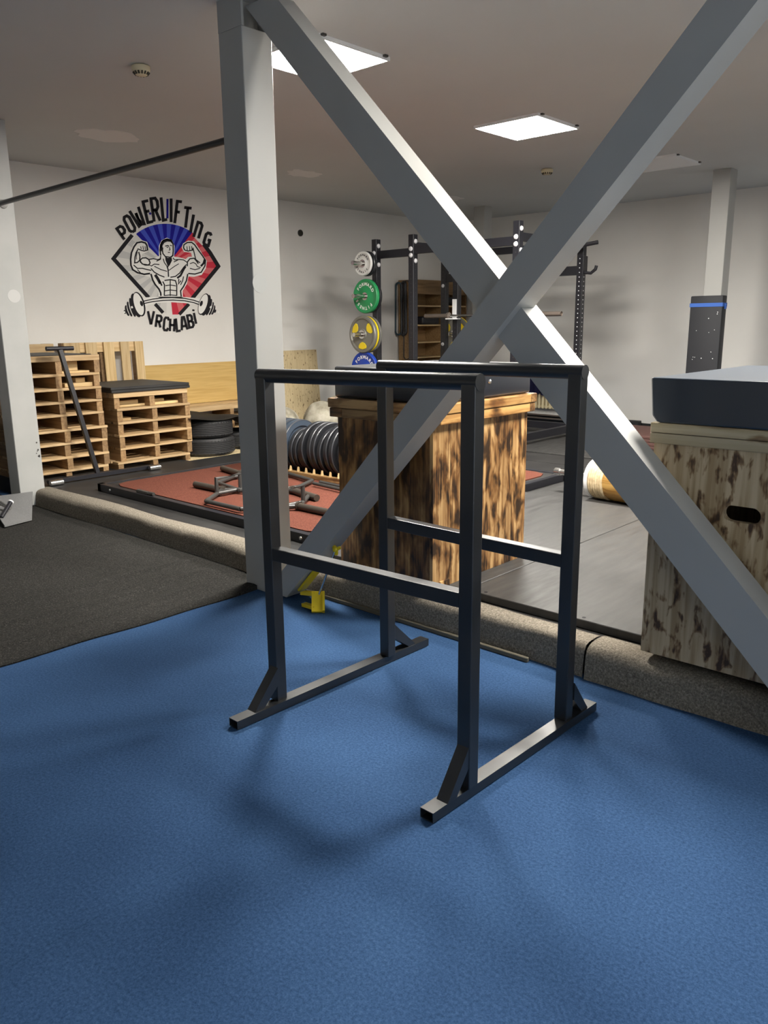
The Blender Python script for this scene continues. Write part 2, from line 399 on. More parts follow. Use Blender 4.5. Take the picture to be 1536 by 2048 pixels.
for j in range(NY):
    a, c = grid[j][NX], grid[j+1][NX]
    b.faces.new((a, b.verts.new((a.co.x, a.co.y, 0.001)), b.verts.new((c.co.x, c.co.y, 0.001)), c))
tag(link_mesh('carpet', b, M['black_carpet'], smooth=0.9), 'wrinkled black carpet sheet lying left of the blue carpet', 'carpet')

# ------------------------------------------------------------------ raised podium
HP = 0.14
pod = thing('podium', 'raised black rubber covered podium with a grey carpeted front edge', 'platform', (0, 0, 0))
b = BM(); box(b, XL1+0.005, 3.2, 1.125, 4.85, 0.001, HP); box(b, XL2+0.005, 3.2, 4.862, 7.3, 0.001, HP); box(b, -4.33, 3.2, 1.075, 1.1249, 0.001, 0.105); link_mesh('rubber_floor', b, M['black_rubber'], pod)  # last box: unseen core added to block light leaking through the edging
def edging(xa, xb, seed):
    b = BM(); rnd = random.Random(seed); n = int((xb-xa)/0.06)
    ph = [rnd.random()*6 for _ in range(6)]
    prof = [(1.030, 0.0), (1.032, 0.03), (1.035, 0.07), (1.038, 0.10), (1.044, 0.122), (1.058, 0.138), (1.082, 0.146), (1.13, 0.148), (1.165, 0.146), (1.19, 0.142)]
    rows = []
    for i in range(n+1):
        x = xa+(xb-xa)*i/n; row = []
        for k, (y, z) in enumerate(prof):
            wv = 0.012*math.sin(2.1*x+ph[0])+0.006*math.sin(5.3*x+ph[1])+0.003*math.sin(17*x+ph[2])
            f = 1.0 if k < 5 else 0.4
            row.append(b.verts.new((x, y+wv*f+(0.008*math.sin(3.7*x+ph[3]) if k == len(prof)-1 else 0), z*(1+0.02*math.sin(4*x+ph[4]))+(0.0006 if z == 0 else 0))))
        rows.append(row)
    for r0, r1 in zip(rows, rows[1:]):
        for k in range(len(prof)-1): b.faces.new((r0[k], r1[k], r1[k+1], r0[k+1]))
    o = link_mesh('carpet_edging', b, M['grey_carpet'], pod, smooth=1.2); o.cycles.shadow_terminator_geometry_offset = 0.0
edging(-4.34, 0.775, 1); edging(0.79, 3.2, 5)
b = BM(); box(b, -0.95, 0.52, 1.012, 1.03, 0.0, 0.022, 0.003); link_mesh('skirting_strip', b, M['beige_trim'], pod)

# grey mats of the lifting floor on the podium
lift = thing('lifting_floor', 'thick grey rubber lifting floor under the two wooden boxes', 'mat', (0, 0, HP))
for (xa, xb, ya, yb) in ((-1.07, 0.028, 1.215, 3.40), (0.034, 1.9, 1.215, 3.40), (1.906, 3.1, 1.215, 3.40)):
    b = BM(); box(b, xa, xb, ya, yb, 0.0, 0.04, 0.003); link_mesh('rubber_mat', b, M['mat_rubber'], lift)
for x in (-0.6, 0.13, 0.56, 0.66, 1.4):
    b = BM(); disc(b, (x, 1.245, 0.0395), 0.009, (0, 0, 1), 0.0012, 10); link_mesh('bolt_hole', b, M['ink'], lift)
rear = thing('rubber_mat_field', 'dark rubber mats behind the strongman log', 'mat', (0, 0, HP))
for (xa, xb, ya, yb) in ((-1.07, 0.2, 3.44, 5.3), (0.206, 2.2, 3.44, 5.3), (-2.9, -0.7, 5.306, 7.25), (-0.694, 1.6, 5.306, 7.25)):
    b = BM(); box(b, xa, xb, ya, yb, 0.0, 0.012, 0.002); link_mesh('rubber_mat', b, M['mat_rubber'], rear)

# red lifting platform
rp = thing('deadlift_platform', 'red rubber deadlift platform in a black frame', 'platform', (0, 0, HP))
XA, XB, YA, YBk = -3.86, -1.13, 1.36, 4.18
b = BM(); box(b, XA, XB, YA, YA+0.05, 0, 0.062, 0.002); box(b, XA, XB, YBk-0.05, YBk, 0, 0.062, 0.002); box(b, XA, XA+0.05, YA, YBk, 0, 0.062, 0.002); box(b, XB-0.05, XB, YA, YBk, 0, 0.062, 0.002)
link_mesh('frame', b, M['black_steel'], rp)
b = BM(); box(b, XA+0.05, XB-0.05, YA+0.05, YBk-0.05, 0, 0.055); link_mesh('black_border', b, M['black_rubber'], rp)
c = 0.14; xa, xb, ya, yb = XA+0.12, XB-0.10, YA+0.06, YBk-0.1
ymid, xmid = [ya+0.9, ya+1.8], [xa+0.85, xa+1.7]
def inset_tile(x0, x1, y0, y1, ch):
    p = []
    for (x, y, k) in ((x0, y0, 0), (x1, y0, 1), (x1, y1, 2), (x0, y1, 3)):
        if k in ch:
            sx = 1 if x == x0 else -1; sy = 1 if y == y0 else -1
            q = [(x, y+sy*c), (x+sx*c*0.3, y+sy*c*0.3), (x+sx*c, y)]
            p += q if k in (0, 2) else q[::-1]
        else: p.append((x, y))
    b = BM(); prism(b, p, 'z', 0.054, 0.064); link_mesh('red_tile', b, M['red_rubber'], rp)
xs_ = [xa]+xmid+[xb]; ys_ = [ya]+ymid+[yb]
for i in range(3):
    for j in range(3):
        ch = {0: 0 if (i, j) == (0, 0) else None}
        cs = [k for k, ij in ((0, (0, 0)), (1, (2, 0)), (2, (2, 2)), (3, (0, 2))) if ij == (i, j)]
        inset_tile(xs_[i]+0.001, xs_[i+1]-0.001, ys_[j]+0.001, ys_[j+1]-0.001, cs)
for p in ((-3.66, YA, 0.03), (-1.35, YA, 0.03)):
    b = BM(); hemi(b, (p[0], p[1], p[2]), 0.014, (0, -1, 0)); link_mesh('bolt', b, M['chrome'], rp)
b = BM(); box(b, -3.28, -3.12, YA+0.012, YA+0.04, 0.062, 0.085, 0.003); tube(b, [(-3.12, YA+0.026, 0.076), (-3.05, YA+0.026, 0.076)], 0.013, 10); link_mesh('band_peg', b, M['dull_steel'], rp)

# ------------------------------------------------------------------ columns and braces
CY0, CY1 = 0.87, 1.055
def column(x0, x1, y0, y1, zt, z0, label, m=None, name='steel_column'):
    t = thing(name, label, 'column', ((x0+x1)/2, (y0+y1)/2, z0)); dx, dy = (x1-x0)/2, (y1-y0)/2
    b = BM(); box(b, -dx, dx, -dy, dy, 0, zt-z0, 0.004, 1); link_mesh('shaft', b, m or M['column'], t)
    return t
t = thing('steel_column', 'large grey steel column in the middle with open flanges at its top', 'column', (-1.178, 0.9625, 0.001))
b = BM(); dx = dy = 0.0925; box(b, -dx, dx, -dy, dy, 0, 2.855, 0.003); link_mesh('shaft', b, M['column'], t)
b = BM(); box(b, -dx, dx, -dy, -dy+0.014, 2.855, 2.998); box(b, -dx, dx, dy-0.014, dy, 2.855, 2.998); box(b, -0.005, 0.005, -dy+0.014, dy-0.014, 2.855, 2.998); link_mesh('open_flanges', b, M['column'], t)
b = BM(); disc(b, (dx, -0.05, 1.667), 0.048, (1, 0, 0), 0.0012, 24); link_mesh('round_patch', b, M['column_worn'], t)
t = column(-4.485, -4.30, 0.91, 1.118, 2.999, 0.012, 'pale worn column at the left edge with a round patch', M['column_worn'])
b = BM(); disc(b, (0.0925, 0.025, 1.69), 0.05, (1, 0, 0), 0.0012, 24); link_mesh('round_patch', b, M['round_patch'], t)
b = BM(); rnd = random.Random(9)
for k in range(7): disc(b, (0.0925, 0.06+0.03*rnd.random(), 0.40+0.13*rnd.random()), 0.004+0.005*rnd.random(), (1, 0, 0), 0.0008, 8)
o = link_mesh('scuff', b, M['dull_steel'], t)
b = BM(); hemi(b, (0.0925, 0.02, 2.375), 0.035, (1, 0, 0), 14); link_mesh('bar_bracket', b, M['column_worn'], t)
column(-1.275, -1.085, 7.215, 7.40, 2.999, HP+0.012, 'pale grey column far right behind the padded board')
column(-4.66, -4.48, 7.58, 7.76, 2.999, 0.001, 'dim grey column far back behind the power rack')
tag_c = column(1.93, 2.115, CY0, CY1, 2.999, 0.001, 'grey steel column at the right end of the crossing braces')
# the two crossing braces (front faces at y = 0.87 and 0.91)
def brace(name, pts, ya, yb, label):
    b = BM(); prism(b, pts, 'y', ya, yb)
    return tag(link_mesh(name, b, M['column']), label, 'brace')
def LX(z): return (z-0.345)/1.056-0.785      # upper edge of the rising brace
def RX(z): return (z-0.02)/1.050-0.916       # lower edge
br1 = brace('diagonal_brace', [(LX(0.012)+0.012, 0.012), (RX(0.012), 0.012), (RX(2.95), 2.95), (LX(2.95), 2.95)], 0.87, 1.0, 'grey diagonal brace rising from the middle column foot to upper right')
k2 = -1.0275
def T2(x): return 1.498+k2*(x-0.521)
def B2(x): return 1.405+k2*(x-0.41)-0.012
brace('diagonal_brace', [((2.95-1.393)/k2+0.41, 2.95), ((2.95-1.498)/k2+0.521, 2.95), ((0.05-1.498)/k2+0.521, 0.05), ((0.05-1.393)/k2+0.41, 0.05)], 0.912, 1.035, 'grey diagonal brace falling from the middle column top to lower right')
# pull-up bar
b = BM(); tube(b, [(-4.3, 1.0, 2.385), (-1.27, 1.0, 2.412)], 0.018, 12); tag(link_mesh('pull_up_bar', b, M['black_steel'], smooth=0.7), 'thin black pull-up bar spanning two columns below the ceiling', 'bar')

# ------------------------------------------------------------------ ceiling lights, detectors
def panel(x0, x1, y0, y1, lit, label, z=ZC, name='ceiling_light'):
    t = thing(name, label, 'light', ((x0+x1)/2, (y0+y1)/2, z)); dx, dy = (x1-x0)/2, (y1-y0)/2
    b = BM(); w = 0.012
    box(b, -dx, dx, -dy, -dy+w, -0.022, 0); box(b, -dx, dx, dy-w, dy, -0.022, 0); box(b, -dx, -dx+w, -dy+w, dy-w, -0.022, 0); box(b, dx-w, dx, -dy+w, dy-w, -0.022, 0)
    link_mesh('frame', b, M['white_metal'], t)
    b = BM(); box(b, -dx+w, dx-w, -dy+w, dy-w, -0.018, -0.008); link_mesh('diffuser', b, M['glow'] if lit else M['white_metal'], t)
    for sx, sy in ((-1, -1), (1, -1), (1, 1), (-1, 1)):
        b = BM(); box(b, sx*dx-0.02, sx*dx+0.02, sy*(dy-0.05)-0.015, sy*(dy-0.05)+0.015, -0.012, 0, 0.002); link_mesh('clip', b, M['dull_steel'], t)
    return t
panel(-1.83, -1.23, 1.49, 2.09, True, 'lit square ceiling panel nearest, crossed by the falling brace')
panel(-1.90, -1.30, 3.83, 4.45, True, 'lit square ceiling panel in clear view between the braces')
panel(-1.82, -1.20, 6.08, 6.70, False, 'unlit grey ceiling panel behind the rising brace')
panel(1.0, 1.6, 3.83, 4.43, True, 'added square ceiling panel out of frame to light the lifting floor')  # unseen panel added to light the lifting floor and brace tops
panel(1.0, 1.6, 1.62, 2.22, True, 'lit square ceiling panel out of frame above the pale wooden box')
def detector(x, y, r, label):
    t = thing('smoke_detector', label, 'detector', (x, y, ZC))
    b = BM(); lathe(b, [(r*0.8, 0), (r, -0.008), (r, -0.028), (r*0.86, -0.040), (r*0.6, -0.056), (r*0.15, -0.06)], 24); link_mesh('housing', b, M['detector'], t, smooth=0.6)
    b = BM()
    for k in range(14):
        a = 2*PI*k/14; c, s = math.cos(a), math.sin(a)
        bar_box(b, (r*0.90*c, r*0.90*s, -0.040), (r*0.68*c, r*0.68*s, -0.054), r*0.16, 0.006, (c, s, -1))
    link_mesh('vent_slots', b, M['dark_slot'], t)
detector(-2.41, 1.14, 0.055, 'ivory smoke detector on the ceiling left of the middle column')
detector(-2.47, 5.88, 0.06, 'small ivory smoke detector on the ceiling between the two braces')

# ------------------------------------------------------------------ dip station
dip = thing('dip_station', 'dark steel parallel dip station standing on the blue carpet', 'dip station', (0, 0, 0))
s = 0.05; HT = 1.314; RP = 0.0245
PX = {'AL': (-0.010, 0.0), 'AR': (0.908, 0.0), 'BL': (0.030, 0.592), 'BR': (0.905, 0.592)}   # lower-left corners of the posts
DY = 0.047
ztop = {'AL': HT-0.008, 'AR': HT+0.006, 'BL': HT, 'BR': HT+0.004}
def bevbox(b, *a): return box(b, *a, 0.003, 2)
for k, (x, y) in PX.items():
    b = BM(); bevbox(b, x, x+s, y, y+DY, 0.035, ztop[k]-RP); link_mesh('post', b, M['rack_steel'], dip)
for a, c in (('AL', 'AR'), ('BL', 'BR')):
    (x0, y0), (x1, y1) = PX[a], PX[c]; e = 0.0015
    b = BM(); tube(b, [(x0-e, y0+DY/2, ztop[a]-RP), (x1+s+e, y1+DY/2, ztop[c]-RP)], RP, 28); link_mesh('grip_bar', b, M['rack_steel'], dip, smooth=0.6)
for (a, c, za, zb) in (('AL', 'AR', 0.604, 0.625), ('BL', 'BR', 0.618, 0.613)):
    (x0, y0), (x1, y1) = PX[a], PX[c]; h = 0.048
    vs = []; b = BM()
    for (x, y, z) in ((x0+s, y0, za), (x1, y1, zb)):
        for (dy_, dz_) in ((0.001, 0), (DY-0.001, 0), (DY-0.001, h), (0.001, h)): vs.append(b.verts.new((x, y+dy_, z+dz_)))
    for f in ((0,1,2,3),(7,6,5,4),(0,4,5,1),(1,5,6,2),(2,6,7,3),(3,7,4,0)): b.faces.new([vs[i] for i in f])
    bmesh.ops.bevel(b, geom=list(b.edges), offset=0.003, segments=2, profile=0.5, affect='EDGES'); link_mesh('crossbar', b, M['rack_steel'], dip)
def hollow_foot(xf, yf, xr, yr, w, h):
    """open-ended square tube from (xf,yf) to (xr,yr)"""
    b = BM(); wt = 0.003; rings = []
    for (x, y) in ((xf, yf), (xr, yr)):
        o_ = [b.verts.new((x, y, 0.004)), b.verts.new((x+w, y, 0.004)), b.verts.new((x+w, y, h)), b.verts.new((x, y, h))]
        i_ = [b.verts.new((x+wt, y, 0.004+wt)), b.verts.new((x+w-wt, y, 0.004+wt)), b.verts.new((x+w-wt, y, h-wt)), b.verts.new((x+wt, y, h-wt))]
        rings.append((o_, i_))
    (o0, i0), (o1, i1) = rings
    for k in range(4):
        n = (k+1) % 4
        b.faces.new((o0[k], o1[k], o1[n], o0[n])); b.faces.new((i0[k], i0[n], i1[n], i1[k]))
        b.faces.new((o0[k], o0[n], i0[n], i0[k])); b.faces.new((o1[k], i1[k], i1[n], o1[n]))
    f = link_mesh('foot', b, M['rack_steel'], dip)
    for (x, y, d) in ((xf, yf, 1), (xr, yr, -1)):
        b = BM(); box(b, x+0.006, x+w-0.006, y+d*0.004, y+d*0.03, 0.0, 0.004); link_mesh('rubber_pad', b, M['black_rubber'], f)
hollow_foot(0.004, -0.206, 0.024, 0.875, 0.050, 0.037)
hollow_foot(0.902, -0.170, 0.916, 0.802, 0.050, 0.037)
def gusset(x, yp, sgn, zt, yo, ):
    """bevelled square-tube brace between post face at y=yp and the foot; sgn -1 front, +1 rear"""
    b = BM(); w = 0.046
    prism(b, [(yp, zt), (yp+sgn*yo, 0.037), (yp+sgn*(yo-0.044), 0.037), (yp, zt-0.068)], 'x', x+0.002, x+w); link_mesh('gusset', b, M['rack_steel'], dip)
gusset(PX['AL'][0]+0.012, 0.0, -1, 0.178, 0.120); gusset(PX['AR'][0]+0.001, 0.0, -1, 0.180, 0.104)
gusset(PX['BL'][0]-0.008, 0.592+DY, 1, 0.180, 0.150); gusset(PX['BR'][0]+0.008, 0.592+DY, 1, 0.172, 0.105)

# ------------------------------------------------------------------ wooden plyo boxes
def planks(t, mtl, axis, at, th, a0, a1, z0, z1, n, name='plank'):
    w = (a1-a0)/n
    for k in range(n):
        b = BM(); p, q = a0+k*w+0.0004, a0+(k+1)*w-0.0004
        if axis == 'y': box(b, at, at+th, p, q, z0, z1, 0.0008)
        else: box(b, p, q, at, at+th, z0, z1, 0.0008)
        link_mesh(name, b, mtl, t)
mb = thing('plyo_box', 'dark torched wooden box with black pad behind the dip station', 'box', (-0.396, 1.49, 0.18))
hx, hy = 0.319, 0.402
planks(mb, M['char_shade_front'], 'x', -hy, 0.02, -hx, hx-0.02, 0.0, 0.82, 5)
planks(mb, M['char_shade_front'], 'x', hy-0.02, 0.02, -hx, hx-0.02, 0.0, 0.82, 5)
planks(mb, M['char_side'], 'y', hx-0.02, 0.02, -hy, hy, 0.0, 0.82, 6)
planks(mb, M['char_side'], 'y', -hx, 0.02, -hy+0.02, hy-0.02, 0.0, 0.82, 6)
e = 0.03
for (z0, z1, cut) in ((0.812, 0.859, 0.10), (0.861, 0.908, 0.0)):
    ex = e if z0 < 0.86 else e+0.006
    for (y0, y1) in ((-hy-ex, -hy+0.02), (hy-0.02, hy+ex)):
        xs = [-hx-ex, -hx+0.06, hx-0.12, hx+ex] if cut else [-hx-ex, hx+ex]
        for p, q in zip(xs, xs[1:]): b = BM(); box(b, p+0.0008, q-0.0008, y0, y1, z0, z1, 0.004, 2); link_mesh('rim_board', b, M['char_lid_x'], mb)
    for (x0, x1) in ((-hx-ex, -hx+0.02), (hx-0.02, hx+ex)):
        b = BM(); box(b, x0, x1, -hy+0.021, hy-0.021, z0, z1, 0.004, 2); link_mesh('rim_board', b, M['char_lid'], mb)
b = BM(); box(b, -hx, hx, -hy, hy, 0.86, 0.905); link_mesh('lid', b, M['char_lid'], mb)
b = BM(); box(b, -hx-0.015, hx+0.012, -hy-0.008, hy+0.005, 0.910, 1.069, 0.014, 3); link_mesh('pad', b, M['vinyl'], mb, smooth=0.5)
b = BM(); hemi(b, (hx+0.012, 0.03, 0.99), 0.012, (1, 0, 0)); link_mesh('bolt', b, M['chrome'], mb)
b = BM(); box(b, hx-0.01, hx+0.012, -hy+0.05, -hy+0.12, 0.0, 0.035); link_mesh('corner_block', b, M['char_side'], mb)

rb = thing('plyo_box', 'pale lightly torched wooden box with navy pad at right edge', 'box', (1.46, 1.44, 0.18))
hx, hy = 0.45, 0.376
b = BM()     # front panel with the rounded hand slot
outer = [(-hx, 0.0), (hx, 0.0), (hx, 0.832), (-hx, 0.832)]
cx, cz, sw, sh = -0.111, 0.606, 0.064, 0.029
inner = []
for k in range(8): a = PI/2+PI*k/7; inner.append((cx-sw+sh+sh*math.cos(a), cz+sh*math.sin(a)))
for k in range(8): a = -PI/2+PI*k/7; inner.append((cx+sw-sh+sh*math.cos(a), cz+sh*math.sin(a)))
def ring_edges(pts, y):
    v = [b.verts.new((p[0], y, p[1])) for p in pts]; return v, [b.edges.new((v[k], v[(k+1) % len(v)])) for k in range(len(v))]
for y in (-hy, -hy+0.025):
    vo, eo = ring_edges(outer, y); vi, ei = ring_edges(inner, y)
    bmesh.ops.triangle_fill(b, edges=eo+ei, use_beauty=True)
    if y == -hy: keep = (vo, vi)
for A, Bv in ((keep[0], vo), (keep[1], vi)):
    for k in range(len(A)): b.faces.new((A[k], A[(k+1) % len(A)], Bv[(k+1) % len(A)], Bv[k]))
link_mesh('front_panel', b, M['lite_box'], rb)
planks(rb, M['lite_box'], 'x', hy-0.025, 0.025, -hx, hx, 0, 0.832, 6)
planks(rb, M['lite_box'], 'y', -hx, 0.025, -hy+0.026, hy-0.026, 0, 0.832, 5)
planks(rb, M['lite_box'], 'y', hx-0.025, 0.025, -hy+0.026, hy-0.026, 0, 0.832, 5)
for (z0, z1) in ((0.833, 0.871), (0.873, 0.909)):
    for (y0, y1) in ((-hy-0.012, -hy+0.04), (hy-0.04, hy+0.012)):
        b = BM(); box(b, -hx-0.014, hx+0.014, y0, y1, z0, z1, 0.003, 2); link_mesh('rim_board', b, M['lite_lid'], rb)
    for (x0, x1) in ((-hx-0.014, -hx+0.04), (hx-0.04, hx+0.014)):
        b = BM(); box(b, x0, x1, -hy+0.041, hy-0.041, z0, z1, 0.003, 2); link_mesh('rim_board', b, M['lite_lid'], rb)
b = BM(); box(b, -hx+0.04, hx-0.04, -hy+0.04, hy-0.04, 0.834, 0.905); link_mesh('lid', b, M['lite_lid'], rb)
b = BM(); prism(b, [(-hx-0.012, 0.935), (-hx+0.008, 0.911), (hx+0.03, 0.911), (hx+0.03, 1.074), (-hx-0.022, 1.074), (-hx-0.024, 1.066)], 'y', -hy-0.010, hy+0.25)
bmesh.ops.bevel(b, geom=list(b.edges), offset=0.006, segments=2, profile=0.5, affect='EDGES'); link_mesh('pad', b, M['vinyl_blue'], rb)

# ------------------------------------------------------------------ pallets
PCACHE = {}
def cached(key, fn):
    if key not in PCACHE: PCACHE[key] = fn()
    return PCACHE[key]
def mesh_part(key, builder, material, parent, name, loc=(0, 0, 0)):
    def mk():
        b = BM(); builder(b); finish(b); me = bpy.data.meshes.new(name); b.to_mesh(me); b.free(); me.materials.append(material); return me
    me = cached(key, mk)
    o = bpy.data.objects.new(name, me); COL.objects.link(o); o.parent = parent; o.location = loc
    return o
def pallet(x_front, y0, width, depth, zb, zt, label, group, board=0.022, full_top=True, nb=7, mtl=None):
    """flat pallet: three bearers running into the depth (-x) and deck boards across on top"""
    t = thing('pallet', label, 'pallet', (x_front, y0+width/2, zb), 0.0, group)
    hb = zt-zb-board
    for yy in (-width/2+0.03, 0.0, width/2-0.03):
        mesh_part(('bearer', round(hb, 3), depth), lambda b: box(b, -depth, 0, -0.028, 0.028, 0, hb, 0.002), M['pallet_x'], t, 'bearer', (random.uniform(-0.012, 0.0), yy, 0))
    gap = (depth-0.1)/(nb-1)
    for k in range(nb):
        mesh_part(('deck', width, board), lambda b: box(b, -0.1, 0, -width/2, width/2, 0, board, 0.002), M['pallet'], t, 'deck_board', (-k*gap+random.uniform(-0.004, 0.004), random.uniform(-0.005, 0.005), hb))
    return t
ORD = ['bottom', 'second', 'third', 'fourth', 'fifth', 'sixth', 'seventh', 'eighth', 'ninth', 'tenth']
z = [HP, 0.203, 0.323, 0.448, 0.569, 0.703, 0.815, 0.932, 1.056, 1.215]
for k in range(9):
    lab = ('bottom pallet of the tall stack by the left column' if k == 0 else 'topmost pallet of the tall stack, thick top board' if k == 8 else ORD[k]+' pallet from the floor in the tall left stack')
    pallet(-4.66+random.uniform(-0.02, 0.01), 1.13+random.uniform(-0.01, 0.01)+(0.0 if k > 3 else 0.012), 0.78, 0.95, z[k]+0.0005, z[k+1], lab, 'pallets in the tall stack', board=0.05 if k == 8 else 0.022)
b = BM(); box(b, -5.6, -4.72, 1.14, 1.86, 1.2155, 1.2215, 0.001); tag(link_mesh('rubber_sheet', b, M['black_rubber']), 'thin black sheet lying on the tall pallet stack', 'sheet')
z = [HP, 0.213, 0.342, 0.466, 0.585, 0.712, 0.860]
dyo = [0.0, 0.045, 0.04, 0.04, 0.035, 0.02]
for k in range(6):
    lab = 'bottom grey weathered pallet of the low stack beside the tires' if k == 0 else 'topmost pallet of the low stack, carrying the rubber mats' if k == 5 else ORD[k]+' pallet from the floor in the low stack beside tires'
    pallet(-4.62+random.uniform(-0.015, 0.01), 1.975+dyo[k], 0.80, 0.92, z[k]+0.0005, z[k+1], lab, 'pallets in the low stack', board=0.05 if k == 5 else 0.022)
for k, (z0, z1) in enumerate(((0.8605, 0.885), (0.8855, 0.912))):
    b = BM(); box(b, -5.48, -4.60-0.01*k, 1.965, 2.815, z0, z1, 0.004)
    tag(link_mesh('rubber_mat', b, M['black_rubber']), ('lower' if k == 0 else 'upper')+' black rubber mat lying on the low pallet stack', 'mat', 'mats on the low pallet stack')
# loose offcuts pushed into the pallets
for (x, ya, yb, z0, z1, lab) in ((-4.72, 2.06, 2.37, 0.7125, 0.735, 'flat board in the top left gap of the low pallet stack'), (-4.74, 2.10, 2.31, 0.7355, 0.775, 'timber block lying on the flat board in the low pallet stack'),
        (-4.70, 2.45, 2.73, 0.7125, 0.738, 'flat board in the top right gap of the low pallet stack'), (-4.76, 2.46, 2.61, 0.7385, 0.765, 'short timber piece on the right board in low stack'),
        (-4.72, 2.07, 2.21, 0.5855, 0.612, 'short timber piece in second gap down of the low stack'),
        (-4.72, 1.57, 1.83, 1.0565, 1.075, 'thin board in the top gap of the tall pallet stack'), (-4.80, 1.66, 1.76, 1.0755, 1.16, 'square timber block in the top gap of the tall stack'),
        (-4.71, 1.58, 1.85, 0.9325, 0.968, 'brown board in the second gap of the tall stack'), (-4.78, 1.72, 1.81, 0.9685, 1.01, 'bright timber end on the brown board in the tall stack')):
    b = BM(); box(b, x-0.3, x, ya, yb, z0, z1, 0.002); tag(link_mesh('timber_offcut', b, M['offcut']), lab, 'timber')
# upright pallets against the wall
def upright(y0, y1, zb, zt, label, boards):
    t = thing('pallet', label, 'pallet', (-5.60, (y0+y1)/2, zb)); t.rotation_euler = (0, -0.02, 0); w = y1-y0; h = zt-zb
    for (c0, c1) in boards: b = BM(); box(b, 0, 0.022, -w/2+c0*w, -w/2+c1*w, 0, h, 0.002); link_mesh('deck_board', b, M['pine_z'], t)
    for z0 in (0.0, h/2-0.05, h-0.1): b = BM(); box(b, -0.022, -0.001, -w/2, w/2, z0, z0+0.1, 0.002); link_mesh('cross_board', b, M['pine_y'], t)
    for yy in (-w/2+0.04, 0, w/2-0.04): b = BM(); box(b, -0.1, -0.023, yy-0.04, yy+0.04, 0, h, 0.002); link_mesh('bearer', b, M['pallet_x'], t)
upright(2.04, 2.93, HP, 1.305, 'pale upright pallet leaning on the wall behind the low stack', [(0.0, 0.19), (0.26, 0.40), (0.485, 0.615), (0.70, 0.815), (0.89, 1.0)])
t = thing('pallet', 'pale pallet standing on edge behind the tall stack', 'pallet', (-5.745, 1.56, HP))
for z0 in (0.0, 0.25, 0.5, 0.75, 1.04): b = BM(); box(b, 0.031, 0.055, -0.42, 0.42, z0, z0+0.12, 0.002); link_mesh('deck_board', b, M['pine_y'], t)
for yy in (-0.38, 0, 0.38): b = BM(); box(b, -0.06, 0.03, yy-0.04, yy+0.04, 0, 1.16, 0.002); link_mesh('bearer', b, M['pallet_x'], t)
# low pallets against the wall behind the tires
z = [HP, 0.285, 0.425, 0.568]
for k in range(3):
    pallet(-5.42, 3.25, 1.35, 0.36, z[k]+0.0005, z[k+1], ORD[k]+' pallet up in the wall stack under the plywood' if k else 'lowest pallet in the wall stack under the plywood', 'pallets behind the tires', board=0.06, nb=3)
b = BM(); box(b, -5.80, -5.782, 2.98, 4.72, 0.570, 1.035, 0.001); tag(link_mesh('plywood_sheet', b, M['ply']), 'yellow plywood sheet standing on pallets against the wall', 'board')
b = BM(); prism(b, [(-5.96, 1.128), (-5.978, 1.128), (-5.905, HP+0.001), (-5.885, HP+0.001)], 'y', 5.09, 5.79); tag(link_mesh('plywood_sheet', b, M['ply_pale']), 'pale speckled plywood sheet leaning on wall behind the stone balls', 'board')

# ------------------------------------------------------------------ tires
def tire(x, y, z0, R, h, label):
    t = thing('tire', label, 'tire', (x, y, z0), random.random(), 'tires beside the pallets')
    b = BM(); ri = R*0.62
    prof = [(ri, 0.02), (ri+0.02, 0.0), (R*0.80, -0.0+0.001), (R*0.93, 0.008), (R*0.985, 0.03)]
    zs = [0.03, 0.055, 0.06, 0.066, 0.09, 0.095, 0.101, h/2+0.005]
    n = 7
    for k in range(n):
        a = 0.03+(h-0.06)*(k+0.12)/n; c = 0.03+(h-0.06)*(k+0.88)/n
        prof += [(R, a), (R, c), (R-0.009, c+0.002), (R-0.009, 0.03+(h-0.06)*(k+1.10)/n)]
    prof += [(R*0.985, h-0.03), (R*0.93, h-0.008), (R*0.80, h), (ri+0.02, h-0.001), (ri, h-0.02)]
    lathe(b, prof, 56, closed=True); link_mesh('tread_ring', b, M['tire'], t, smooth=0.5)
    b = BM()
    for k in range(48):
        a = 2*PI*k/48; c, s_ = math.cos(a), math.sin(a)
        for zz in (0.022, h-0.022): bar_box(b, (R*0.955*c, R*0.955*s_, zz), (R*1.0*c, R*1.0*s_, zz+(0.014 if zz < h/2 else -0.014)), 0.022, 0.012, (0, 0, 1))
    o = link_mesh('shoulder_lugs', b, M['tire'], t); o['kind'] = 'stuff'
tire(-4.81, 3.13, HP+0.001, 0.28, 0.185, 'lower tire of the front pair beside the low pallet stack')
tire(-4.815, 3.125, HP+0.187, 0.275, 0.185, 'upper tire of the front pair beside the low pallet stack')
tire(-4.95, 3.70, HP+0.001, 0.265, 0.185, 'tire on the floor half hidden behind the middle column')
b = BM(); NX, NY = 14, 30; g = []
for j in range(NY+1):
    row = []
    for i in range(NX+1):
        u, v = i/NX, j/NY; x = -5.3+0.72*u+0.05*math.sin(v*5); y = 2.78+1.15*v
        z0 = 0.535+0.02*math.sin(v*9+u*2)+0.04*(1-u)*(1-v)-0.19*max(0, (v-0.45)/0.55)**1.4-0.006*math.sin(u*7)
        row.append(b.verts.new((x, y, z0)))
    g.append(row)
for j in range(NY):
    for i in range(NX): b.faces.new((g[j][i], g[j][i+1], g[j+1][i+1], g[j+1][i]))
bmesh.ops.solidify(b, geom=list(b.faces), thickness=0.014)
tag(link_mesh('rubber_sheet', b, M['black_rubber'], smooth=0.9), 'black rubber sheet draped over the tires', 'sheet')
b = BM(); box(b, -4.99, -4.55, 2.72, 3.5, HP-0.0005, HP+0.0009); tag(link_mesh('plywood_scrap', b, M['ply_pale']), 'pale thin board under the lower front tire', 'board')

